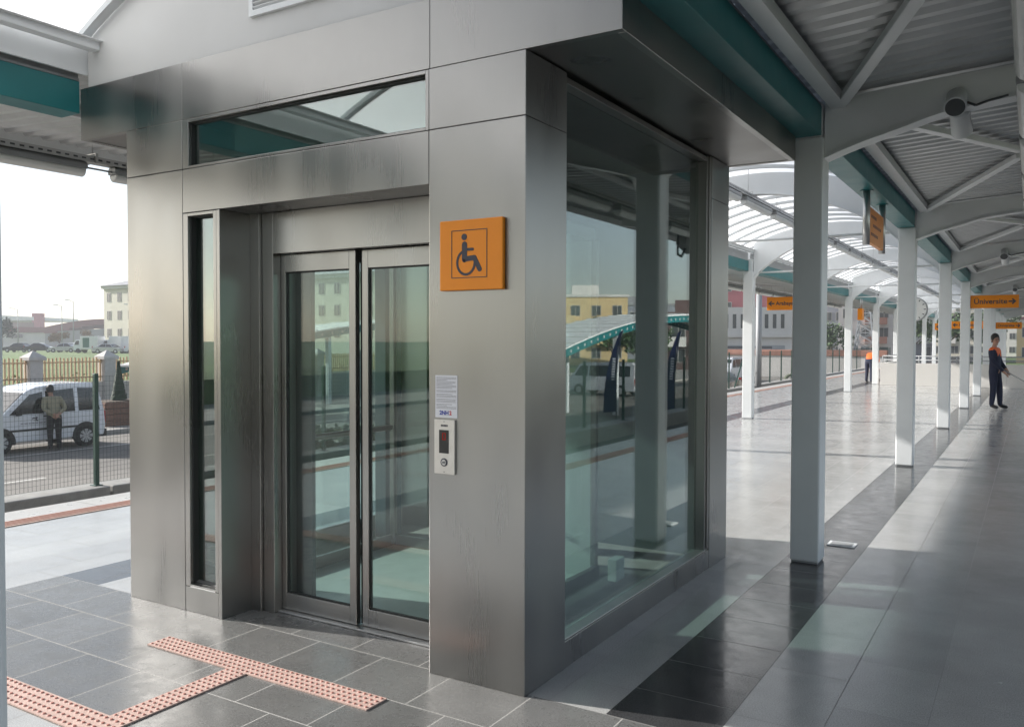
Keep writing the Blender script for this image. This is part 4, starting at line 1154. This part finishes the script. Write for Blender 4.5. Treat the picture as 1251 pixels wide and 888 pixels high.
# feather banners (reflected)
for i, (x, y) in enumerate(((8.5, 27.3), (6.95, 28.9))):
    o = empty('feather_banner', (x, y, RZ), ['navy feather banner reflected beside the white minibus', 'navy feather banner reflected farther along the lift glass'][i], 'banner', 'navy feather banners')
    MB().path([(x, y, RZ), (x, y, .6), (x - .06, y, 1.4), (x - .25, y, 1.95)], .018).build('pole', M['dgrey'], o)
    b = MB(); L = []; Rr = []
    for q in range(14):
        t = q / 13; z = -.9 + 2.85 * t
        L.append((x - .24 * t ** 3, z)); Rr.append((x + .5 - .62 * t ** 2.2, z - .05))
    b.strip([(a, c) for a, c in L], [(a, c) for a, c in Rr], 'y', y - .006, y + .006); b.build('cloth', M['flagblue'], o)
    b = MB()
    for q in range(9): b.box(x + .08 - .02 * q * .3, x + .20 - .02 * q * .3, y - .012, y + .012, .2 + q * .09, .26 + q * .09)
    b.build('pale_lettering', M['paper'], o)

# ------------------------------------------------------------------ street lamps
def street_lamp(x, y, zg, h, side, lab):
    o = empty('street_lamp', (x, y, zg), lab, 'street lamp', 'tall street lamps')
    MB().tube((x, y, zg), (x, y, zg + h), .10, .06, 8).build('pole', M['grey'], o)
    dx, dy = side
    b = MB().tube((x, y, zg + h - .1), (x + dx * .75, y + dy * .75, zg + h + .15), .045, .04, 6); b.build('lamp_arm', M['grey'], o)
    MB().obox((x + dx * 1.0, y + dy * 1.0, zg + h + .18), (dx * .38, dy * .38, .03), (-dy * .16, dx * .16, 0), (0, 0, .07)).build('lamp_head', M['galv'], o, .02)
ld = (-.85, -.52)
street_lamp(-135.0, 81.7, LZ, 8.3, ld, 'taller street lamp beside the dark red roof')
street_lamp(-136.6, 80.7, LZ, 7.5, ld, 'slightly shorter street lamp next to the tallest one')
street_lamp(-142.8, 76.9, LZ, 6.9, ld, 'street lamp before the white warehouse roof')
street_lamp(-126.6, 86.8, LZ, 7.6, ld, 'street lamp before the cream apartment corner')

# ------------------------------------------------------------------ buildings
def building(name, lab, cx, cyy, w, dep, zg, floors, fh, bays, rz, wall, roof='flat', roofmat=None, win_w=.9, win_h=1.3, balc=(), sides=True, strip_col=None, cat='building', group=None, base=0):
    """local: front faces -y; centred on x; depth goes +y"""
    o = empty(name, (0, 0, 0), lab, cat, group)
    H_ = floors * fh + base + .6
    MB().box(-w / 2, w / 2, 0, dep, -.5, H_).build('wall', wall, o)
    if roof == 'hip':
        e = .7; t = H_ + min(w, dep) * .17
        i = min(w, dep) / 2
        b = MB().add([(-w / 2 - e, -e, H_ + .01), (w / 2 + e, -e, H_ + .01), (w / 2 + e, dep + e, H_ + .01), (-w / 2 - e, dep + e, H_ + .01), (-w / 2 + i, dep / 2, t), (w / 2 - i, dep / 2, t)], [(0, 1, 5, 4), (1, 2, 5), (2, 3, 4, 5), (3, 0, 4), (3, 2, 1, 0)])
        b.build('roof', roofmat or M['roofgrey'], o)
        MB().box(-w / 2 - .35, w / 2 + .35, -.35, dep + .35, H_ - .5, H_).build('cornice', M['bwhite'], o)
    else:
        b = MB().box(-w / 2 - .15, w / 2 + .15, -.15, dep + .15, H_ + .002, H_ + .35); b.box(-w / 6, w / 6, dep * .3, dep * .7, H_ + .35, H_ + 1.8)
        b.build('roof', roofmat or M['roofgrey'], o)
    protos = {}
    def wn(x, y, z, axis):
        if axis not in protos:
            b = MB()
            if axis == 'f': b.box(-win_w / 2 - .07, win_w / 2 + .07, -.05, .02, -.07, win_h + .07)
            else: b.box(-.02, .05, -win_w / 2 - .07, win_w / 2 + .07, -.07, win_h + .07)
            f = b.build('window', M['winframe'], o)
            p = MB()
            if axis == 'f': p.box(-win_w / 2, win_w / 2, -.06, -.045, 0, win_h); p.box(-.03, .03, -.075, -.058, 0, win_h, 1)
            else: p.box(.045, .06, -win_w / 2, win_w / 2, 0, win_h); p.box(.058, .075, -.03, .03, 0, win_h, 1)
            g = p.build('pane', [M['winpane'], M['winframe']], f)
            protos[axis] = f
        else: f = copy_tree(protos[axis], o)
        f.location = (x, y, z)
    cnt = 0
    for fl in range(floors):
        for k in range(bays):
            if cnt > 95: break
            x = -w / 2 + (k + .5) * w / bays
            wn(x, 0, base + fl * fh + .95, 'f'); cnt += 1
    if sides:
        nb = max(1, int(dep / (w / bays)))
        for fl in range(floors):
            for k in range(nb):
                if cnt > 95: break
                wn(w / 2, (k + .5) * dep / nb, base + fl * fh + .95, 's'); cnt += 1
    for bx in balc:
        for fl in range(1, floors):
            b = MB(); z = base + fl * fh
            b.box(bx - 1.6, bx + 1.6, -1.25, -.001, z - .1, z + .08); b.box(bx - 1.6, bx + 1.6, -1.25, -1.15, z + .08, z + .95)
            b.box(bx - 1.6, bx - 1.5, -1.15, -.001, z + .08, z + .95); b.box(bx + 1.5, bx + 1.6, -1.15, -.001, z + .08, z + .95)
            b.build('balcony', strip_col or M['bwhite'], o)
    o.location = (cx, cyy, zg); o.rotation_euler = (0, 0, rz)
    return o
# cream block that shows beside the lift corner and through its glass: facade faces -Y
building('apartment_building', 'pale cream three storey block with hipped roof behind the lift corner', -105.0, 88.6, 64.5, 14, LZ, 3, 3.05, 22, R(0), M['cream'], 'hip', M['roofgrey'], 1.0, 1.45, sides=False, base=1.4)
# warehouse with dark red roof
wh = empty('warehouse', (-228, 132, LZ), 'long warehouse with a dark red curved roof edge behind the parked cars', 'building')
A = Vector((-262.0, 110.0)); B_ = Vector((-228.1, 130.0)); Cc = Vector((-205, 144.5))
def wall_quad(b, a, c, z0, za, zc, th=.4):
    dv = (c - a).normalized(); nv = Vector((dv.y, -dv.x)) * th
    vs_ = [(a.x, a.y, z0), (c.x, c.y, z0), (c.x, c.y, zc), (a.x, a.y, za)]
    vs_ += [(v[0] - nv.x, v[1] - nv.y, v[2]) for v in vs_]
    b.add(vs_, [(0, 1, 2, 3), (4, 7, 6, 5), (0, 4, 5, 1), (1, 5, 6, 2), (2, 6, 7, 3), (3, 7, 4, 0)])
b = MB(); wall_quad(b, A, B_, LZ - .5, 4.0, 3.9); b.build('wall', M['bwhite'], wh)
b = MB(); wall_quad(b, B_, Cc, LZ - .5, 3.7, 5.4); b.build('gable_wall', M['roofgrey'], wh)
b = MB(); nv = Vector((.5, -.85)) * .6
for i in range(8):
    t0, t1 = i / 8, (i + 1) / 8
    p, q = B_.lerp(Cc, t0), B_.lerp(Cc, t1)
    zf = lambda t: 4.5 + 2.3 * math.sin(min(1, t * 1.15) * math.pi * .72) * 1.0
    wall_quad(b, p + nv, q + nv, zf(t0) - .9 - .2 * (1 - t0), zf(t0) + .5, zf(t1) + .5, 14)
wall_quad(b, A + nv, B_ + nv, 3.6, 5.6, 5.0, 14)
b.build('roof', M['roofred'], wh)
b = MB()
for t in (.45, .6, .75): 
    p = A.lerp(B_, t) + Vector((.3, -.5)); q = A.lerp(B_, t + .1) + Vector((.3, -.5)); wall_quad(b, p, q, 2.2, 3.1, 3.1, .1)
b.build('window_band', M['winpane'], wh)
w2 = empty('warehouse', (-300, 150, LZ), 'farther warehouse with a bright white roof and brick tower', 'building')
A2, B2 = Vector((-335, 122)), Vector((-281, 156.5))
b = MB(); wall_quad(b, A2, B2, LZ, 8.0, 7.4, 2); b.build('wall', M['brick'], w2)
b = MB(); wall_quad(b, A2, B2, 8.02, 12.2, 9.2, 30); b.build('roof', M['roofwhite'], w2)
b = MB(); wall_quad(b, Vector((-281.6, 156.2)), Vector((-279.4, 157.6)), LZ, 10.4, 10.4, 3); b.build('tower', M['bpink'], w2)
# beyond the fence past the lift
rb = building('office_building', 'red rendered building rising behind the white one past the lift', -35.0, 118, 13, 14, RZ, 4, 3.1, 4, R(10), M['bpink'], 'flat', M['bpink'], 1.0, 1.5)
wb = empty('office_building', (0, 0, 0), 'white two storey building with narrow windows above a terracotta band', 'building')
MB().box(-9, 4.6, 0, 10, -.5, 6.3).build('wall', M['bwhite'], wb)
MB().box(-9.2, 4.8, -.4, 10.2, 3.3, 3.65).build('ledge', M['bwhite'], wb)
b0 = None
for k in range(16):
    b = MB().box(-8.2 + k * .78, -7.86 + k * .78, -.03, .02, 4.2, 5.6).build('window', M['winpane'], wb)
b = MB().box(-8.5, 3.9, -.06, .01, .4, 2.5); b.build('shopfront', M['grey'], wb)
b = MB()
for q in range(5): b.box(-2 + q * 1.1, -1.95 + q * 1.1, -.9, -.85, 0, 2.4)
b.box(-2.1, 2.5, -.95, -.8, 2.2, 2.4); b.build('awning_frame', M['dgrey'], wb)
wb.location = (-24.5, 84.5, RZ + .3); wb.rotation_euler = (0, 0, R(25))
b = MB().box(-38, -10.5, 77.5, 78.1, RZ, .32)
b.box(-38.1, -10.4, 77.4, 78.2, .325, .85, 1)
o = b.build('boundary_wall', [M['bwhite'], M['brickred']], None, .02); tag(o, 'long terracotta boundary wall below the white building', 'wall')
building('apartment_building', 'grey blue apartment block behind the second fence side column', -31.0, 158, 10, 14, RZ, 9, 3.0, 5, R(8), M['bgrey'], 'flat', None, 1.2, 1.4)
building('apartment_building', 'pale apartment block with stacked brown balconies near the lattice pylon', -22.4, 143, 8, 10, RZ, 8, 3.0, 3, R(10), M['bwhite'], 'flat', M['roofred'], 1.2, 1.4, (1.5,), True, M['brickred'])
building('apartment_building', 'dark apartment block with white balconies right of the pylon', -17.2, 152, 8, 12, RZ, 8, 3.0, 3, R(5), M['bgrey'], 'flat', M['roofred'], 1.2, 1.4, (-2, 2))
building('apartment_building', 'pinkish apartment block seen below the station clock', -14.5, 190, 11, 12, RZ, 6, 3.0, 4, R(0), M['cream'], 'flat', M['roofred'], 1.2, 1.4, (0,))
building('apartment_building', 'white apartment block with dotted windows beyond the far columns', -7.2, 210, 9, 12, RZ, 8, 2.9, 5, R(0), M['bwhite'], 'flat', None, 1.0, 1.2)
building('apartment_building', 'low beige building at the end of the walkway', 6.0, 150, 16, 12, RZ, 2, 3.0, 6, R(0), M['cream_y'], 'hip', M['roofred'], 1.2, 1.4)
# walkway side blocks reflected in the lift glass
building('apartment_building', 'yellow apartment block with balconies reflected in the lift glass', 46.5, 101, 11, 12, RZ, 3, 2.8, 4, R(-28), M['cream_y'], 'flat', M['bwhite'], 1.1, 1.3, (-3, 3), True, M['cream_y'])
building('apartment_building', 'dark brick apartment block with pale balconies reflected in the lift glass', 27.5, 88, 10, 12, RZ, 2, 2.7, 4, R(-20), M['bdark'], 'flat', M['bdark'], 1.4, 1.4, (-2.5, 2), True, M['bwhite'])
building('apartment_building', 'far grey apartment row reflected in the lift glass', 60, 140, 30, 12, RZ, 3, 3.0, 9, R(-25), M['bgrey'], 'flat', None, 1.4, 1.4)
# lattice pylon
py = empty('lattice_pylon', (-15.1, 96.4, RZ), 'grey lattice steel pylon between the fence side columns', 'pylon')
b = MB(); bx, by, hh = -15.1, 96.4, 9.3
def pc(i, z): 
    w_ = 1.15 * (1 - .75 * z / hh); sx, sy = [(-1, -1), (1, -1), (1, 1), (-1, 1)][i]; return (bx + sx * w_, by + sy * w_, RZ + z)
zs = [hh * q / 9 for q in range(10)]
for i in range(4):
    for za, zc in zip(zs[:-1], zs[1:]):
        b.bar(pc(i, za), pc(i, zc), .12, .12); b.bar(pc(i, za), pc((i + 1) % 4, zc), .07, .07); b.bar(pc((i + 1) % 4, za), pc(i, zc), .07, .07); b.bar(pc(i, zc), pc((i + 1) % 4, zc), .07, .07)
for z in (7.2, 8.6): b.bar((bx - 1.9, by, RZ + z), (bx + 1.9, by, RZ + z), .12, .12)
b.build('lattice_frame', M['grey'], py)
# trees
tree(-171, 89, LZ, 6.0, 2.6, 'dark green round tree before the white warehouse', M['leaf_d'], 1200)
for i in range(7):
    t = i / 6
    tree(-160 + 22 * t + random.uniform(-1, 1), 94 + 22 * t * .8, LZ, random.uniform(3, 4.2), random.uniform(1.2, 1.9), 'small autumn tree in a row before the warehouse', M['leaf_o'], 1000, 'autumn trees before the warehouse', True)
tree(-31, 47, -1.46, 4.6, 1.8, 'bare young tree behind the shelter seen through the lift door', M['leaf_o'], 160, 'street trees', True)
for i, (x, y, h) in enumerate(((-20, 104, 6), (-27, 101, 5), (-12, 110, 7), (-9, 118, 6.5), (-4, 120, 7))):
    tree(x, y, RZ, h, h * .38, ['tree before the dark block', 'small tree behind the white building', 'tree right of the lattice pylon', 'tree below the far clock', 'tree at the far end of the platform'][i] + ' with thin green crown', M['leaf'], 900)
for i, (x, y, h) in enumerate(((22, 64, 4.4), (30, 74, 5.0))):
    tree(x, y, RZ, h, h * .42, 'leafy tree behind the reflected minibus', M['leaf'], 900, 'reflected trees')

# ------------------------------------------------------------------ people
def person(lab, loc, rotz, J, clothes, hairmat=None, scale=1.0, cap=None, fing=True, vest=None, bulk=1.16):
    """J: joints in metres, facing -y; mirrored joints as name_l / name_r"""
    o = empty('person', (0, 0, 0), lab, 'person')
    V = []; E = []; rad = []; tags = {}
    idx = {}
    def pt(n, p, r):
        idx[n] = len(V); V.append(Vector(p)); rad.append(r)
    def ed(a, b, t): E.append((idx[a], idx[b])); tags[(idx[a], idx[b])] = t
    pt('pelvis', J['pelvis'], .135); pt('waist', J['waist'], .125); pt('chest', J['chest'], .145); pt('neckb', J['neckb'], .075); pt('neck', J['neck'], .052)
    pt('jaw', J['jaw'], .072); pt('skull', J['skull'], .088); pt('top', J['top'], .055)
    for a, b_, t in (('pelvis', 'waist', 'top'), ('waist', 'chest', 'top'), ('chest', 'neckb', 'yoke'), ('neckb', 'neck', 'skin'), ('neck', 'jaw', 'skin'), ('jaw', 'skull', 'skin'), ('skull', 'top', 'skin')): ed(a, b_, t)
    for s in ('l', 'r'):
        pt('hip' + s, J['hip' + s], .10); pt('knee' + s, J['knee' + s], .068); pt('ank' + s, J['ank' + s], .05); pt('toe' + s, J['toe' + s], .036)
        ed('pelvis', 'hip' + s, 'legs'); ed('hip' + s, 'knee' + s, 'legs'); ed('knee' + s, 'ank' + s, 'legs'); ed('ank' + s, 'toe' + s, 'shoes')
        pt('sh' + s, J['sh' + s], .075); pt('el' + s, J['el' + s], .054); pt('wr' + s, J['wr' + s], .036)
        ed('chest', 'sh' + s, 'yoke'); ed('sh' + s, 'el' + s, 'arm'); ed('el' + s, 'wr' + s, 'arm')
        el, wr = Vector(J['el' + s]), Vector(J['wr' + s]); dv = (wr - el).normalized()
        side = dv.cross(Vector((0, 0, 1))); side = side.normalized() if side.length > .1 else Vector((1, 0, 0))
        palm = wr + dv * .07; pt('palm' + s, palm, .03); ed('wr' + s, 'palm' + s, 'skin')
        if fing:
            for q in range(4):
                off = side * (-.027 + .018 * q); ln = (.07, .08, .075, .058)[q]; cu = Vector((0, 0, -1)) * .018
                a = palm + off + dv * .03; c_ = a + dv * ln * .6 + cu * .4; e = a + dv * ln + cu * 1.6
                pt(f'f{q}a{s}', a, .010); pt(f'f{q}b{s}', c_, .009); pt(f'f{q}c{s}', e, .007)
                ed('palm' + s, f'f{q}a{s}', 'skin'); ed(f'f{q}a{s}', f'f{q}b{s}', 'skin'); ed(f'f{q}b{s}', f'f{q}c{s}', 'skin')
            th = wr + dv * .035 - side * .035; te = th + dv * .045 - side * .012
            pt('tha' + s, th, .012); pt('thb' + s, te, .009); ed('wr' + s, 'tha' + s, 'skin'); ed('tha' + s, 'thb' + s, 'skin')
    for n_ in idx:
        if n_ in ('pelvis', 'waist', 'chest') or n_[:-1] in ('hip', 'knee', 'ank', 'sh', 'el', 'wr'): rad[idx[n_]] *= bulk if n_[:-1] != 'wr' else 1.08
    me = bpy.data.meshes.new('body'); me.from_pydata([tuple(v) for v in V], E, [])
    tmp = bpy.data.objects.new('tmp_body', me); col.objects.link(tmp)
    sk = tmp.modifiers.new('s', 'SKIN'); sk.use_smooth_shade = True
    ss = tmp.modifiers.new('d', 'SUBSURF'); ss.levels = 2; ss.render_levels = 2
    for i, sv in enumerate(me.skin_vertices[0].data): sv.radius = (rad[i], rad[i] * (.78 if i in (0, 1, 2) else 1)); sv.use_root = (i == 0)
    # wider torso
    for n_, k in (('pelvis', 1.18), ('waist', 1.12), ('chest', 1.22)):
        sv = me.skin_vertices[0].data[idx[n_]]; sv.radius = (rad[idx[n_]] * k, rad[idx[n_]] * .8)
    dg = bpy.context.evaluated_depsgraph_get(); dg.update()
    nm = bpy.data.meshes.new_from_object(tmp.evaluated_get(dg))
    bpy.data.objects.remove(tmp); nm.name = 'body'
    nm.materials.clear()
    keys = ['skin', 'top', 'yoke', 'arm', 'legs', 'shoes']
    for k in keys: nm.materials.append(clothes[k])
    segs = [(V[a], V[b_], keys.index(t)) for (a, b_), t in tags.items()]
    for p in nm.polygons:
        c = p.center; best = (1e9, 0)
        for a, b_, t in segs:
            ab = b_ - a; u = max(0, min(1, (c - a).dot(ab) / max(1e-9, ab.length_squared))); dd = (c - (a + ab * u)).length
            if dd < best[0]: best = (dd, t)
        p.material_index = best[1]; p.use_smooth = True
    bo = bpy.data.objects.new('body', nm); col.objects.link(bo); bo.parent = o
    # face and hair follow the head axis
    sk_, jw = Vector(J['skull']), Vector(J['jaw']); upv = (Vector(J['top']) - jw).normalized(); fw = Vector(J.get('face', (0, -1, 0))).normalized()
    sd = upv.cross(fw).normalized(); fw = sd.cross(upv).normalized()
    fb = MB()
    for s in (-1, 1):
        fb.ell(sk_ * .6 + jw * .4 + fw * .078 + sd * s * .03, .011, .011, .008, 8, 6, 1)
        fb.ell(sk_ * .5 + jw * .5 + sd * s * .082 - fw * .005, .012, .016, .03, 8, 6, 0)
    fb.ell(jw * .62 + sk_ * .38 + fw * .088, .013, .016, .022, 8, 6, 0); fb.obox(jw + fw * .073 - upv * .0, sd * .022, fw * .004, upv * .004, 2)
    fb.build('face', [M['skin'], M['black'], M['redink']], o)
    hb = MB(); ctr = sk_ + upv * .018 - fw * .014
    nu, nv = 16, 8
    vs_ = []
    for j in range(nv + 1):
        t = math.pi / 2 * j / nv
        for i in range(nu):
            a = 2 * math.pi * i / nu
            ff = math.cos(a); drop = -.115 * (1 - max(0, ff)) ** .8 if j == 0 else 0
            rr = .098 * math.cos(t * .999)
            vs_.append(ctr + fw * rr * ff * 1.02 + sd * rr * math.sin(a) * .92 + upv * (.10 * math.sin(t) + (drop if j == 0 else 0) + .012))
    fs = [(j * nu + i, j * nu + (i + 1) % nu, (j + 1) * nu + (i + 1) % nu, (j + 1) * nu + i) for j in range(nv) for i in range(nu)]
    hb.add(vs_, fs, 0, True); hb.build('hair', hairmat or M['hair'], o)
    if vest: vest(o)
    o.location = loc; o.rotation_euler = (0, 0, rotz); o.scale = (scale,) * 3
    return o
def stand(**kw):
    J = dict(pelvis=(0, 0, .95), waist=(0, .0, 1.12), chest=(0, 0, 1.30), neckb=(0, .01, 1.46), neck=(0, .005, 1.53), jaw=(0, -.015, 1.60), skull=(0, -.005, 1.68), top=(0, .0, 1.745),
             hipl=(.095, 0, .90), hipr=(-.095, 0, .90), kneel=(.105, -.01, .49), kneer=(-.105, -.01, .49), ankl=(.11, .03, .075), ankr=(-.11, .03, .075), toel=(.13, -.13, .035), toer=(-.13, -.13, .035),
             shl=(.19, .01, 1.40), shr=(-.19, .01, 1.40), ell=(.235, .03, 1.13), elr=(-.235, .03, 1.13), wrl=(.225, -.04, .88), wrr=(-.225, -.04, .88))
    J.update(kw); return J
# worker with pole: body faces +X (local -y turned), head towards camera
J = stand(ell=(.25, -.03, 1.14), elr=(-.24, -.02, 1.14), wrl=(.12, -.20, .95), wrr=(-.08, -.20, .91), face=(-.75, -.65, 0), ankl=(.10, -.10, .075), toel=(.12, -.27, .035), kneel=(.10, -.08, .5), waist=(0, -.01, 1.12))
work = dict(skin=M['skin'], top=M['navy'], yoke=M['orangecloth'], arm=M['navy'], legs=M['navy'], shoes=M['black'])
WX, WY = -.74, 23.0
person('worker in navy overalls with orange shoulders holding a long pole', (WX, WY, 0), R(76), J, work, scale=.985)
# pole in his hands
hd = Vector((WX, WY, 0)) + Matrix.Rotation(R(76), 3, 'Z') @ Vector((.02, -.25, .88))
o = MB().tube(hd + Vector((-.12, .0, .08)), hd + Vector((1.35, -.2, -.85)), .013, n=8).build('cleaning_pole', M['grey']); tag(o, 'thin grey pole held by the worker in navy overalls', 'pole')
# worker in orange vest walking away behind a column
J2 = stand(waist=(0, -.08, 1.07), chest=(0, -.24, 1.18), neckb=(0, -.37, 1.23), neck=(0, -.44, 1.24), jaw=(0, -.51, 1.21), skull=(0, -.58, 1.22), top=(0, -.64, 1.23), shl=(.19, -.28, 1.19), shr=(-.19, -.28, 1.19), ell=(.22, -.34, .93), elr=(-.22, -.34, .93), wrl=(.12, -.46, .74), wrr=(-.1, -.44, .74), face=(0, -.5, -1))
work2 = dict(skin=M['skin'], top=M['orangecloth'], yoke=M['orangecloth'], arm=M['orangecloth'], legs=M['navy'], shoes=M['black'])
person('worker in orange vest and navy trousers stooping beside a far column', (-5.34, 35.1, 0), R(160), J2, work2, scale=.9)
# man at the van, seen from behind, hands clasped behind his back, stooping
J3 = stand(waist=(0, -.05, 1.10), chest=(0, -.13, 1.26), neckb=(0, -.2, 1.41), neck=(0, -.235, 1.47), jaw=(0, -.27, 1.54), skull=(0, -.28, 1.62), top=(0, -.285, 1.685), shl=(.20, -.12, 1.36), shr=(-.20, -.12, 1.36),
           ell=(.27, .02, 1.12), elr=(-.27, .02, 1.12), wrl=(.07, .17, .99), wrr=(-.07, .17, 1.0))
olive = dict(skin=M['skin'], top=M['olive'], yoke=M['olive'], arm=M['olive'], legs=M['blackcloth'], shoes=M['black'])
person('man in olive jacket with hands clasped behind his back, stooping at the van window', (-23.86, 13.84, RZ), R(-100), J3, olive, scale=1.08)
# bending man beyond the fence
J4 = stand(waist=(0, -.12, 1.05), chest=(0, -.32, 1.12), neckb=(0, -.46, 1.10), neck=(0, -.53, 1.08), jaw=(0, -.59, 1.03), skull=(0, -.66, 1.02), top=(0, -.72, 1.0), shl=(.19, -.36, 1.1), shr=(-.19, -.36, 1.1),
           ell=(.2, -.4, .82), elr=(-.2, -.4, .82), wrl=(.15, -.48, .6), wrr=(-.15, -.48, .6), face=(0, -.3, -1))
gg = dict(skin=M['skin'], top=M['greencloth'], yoke=M['greencloth'], arm=M['greencloth'], legs=M['greencloth'], shoes=M['black'])
person('person in green grey clothes bending down beyond the wire fence', (-13.2, 54.6, RZ), R(110), J4, gg)
# figures further down the platform
J5 = stand()
dk = dict(skin=M['skin'], top=M['blackcloth'], yoke=M['blackcloth'], arm=M['blackcloth'], legs=M['navy'], shoes=M['black'])

def haze():
    m, nt, out = new_mat('haze_air')
    v = nd(nt, 'ShaderNodeVolumePrincipled'); v.inputs['Color'].default_value = (.93, .95, 1, 1); v.inputs['Density'].default_value = .0009; v.inputs['Anisotropy'].default_value = .2
    nt.links.new(v.outputs[0], out.inputs['Volume'])
    o = MB().box(-420, 160, -110, 290, -5, 32).build('haze', m); struct(o, 'stuff')
haze()
for o in bpy.data.objects:
    if '_o' in o: del o['_o']
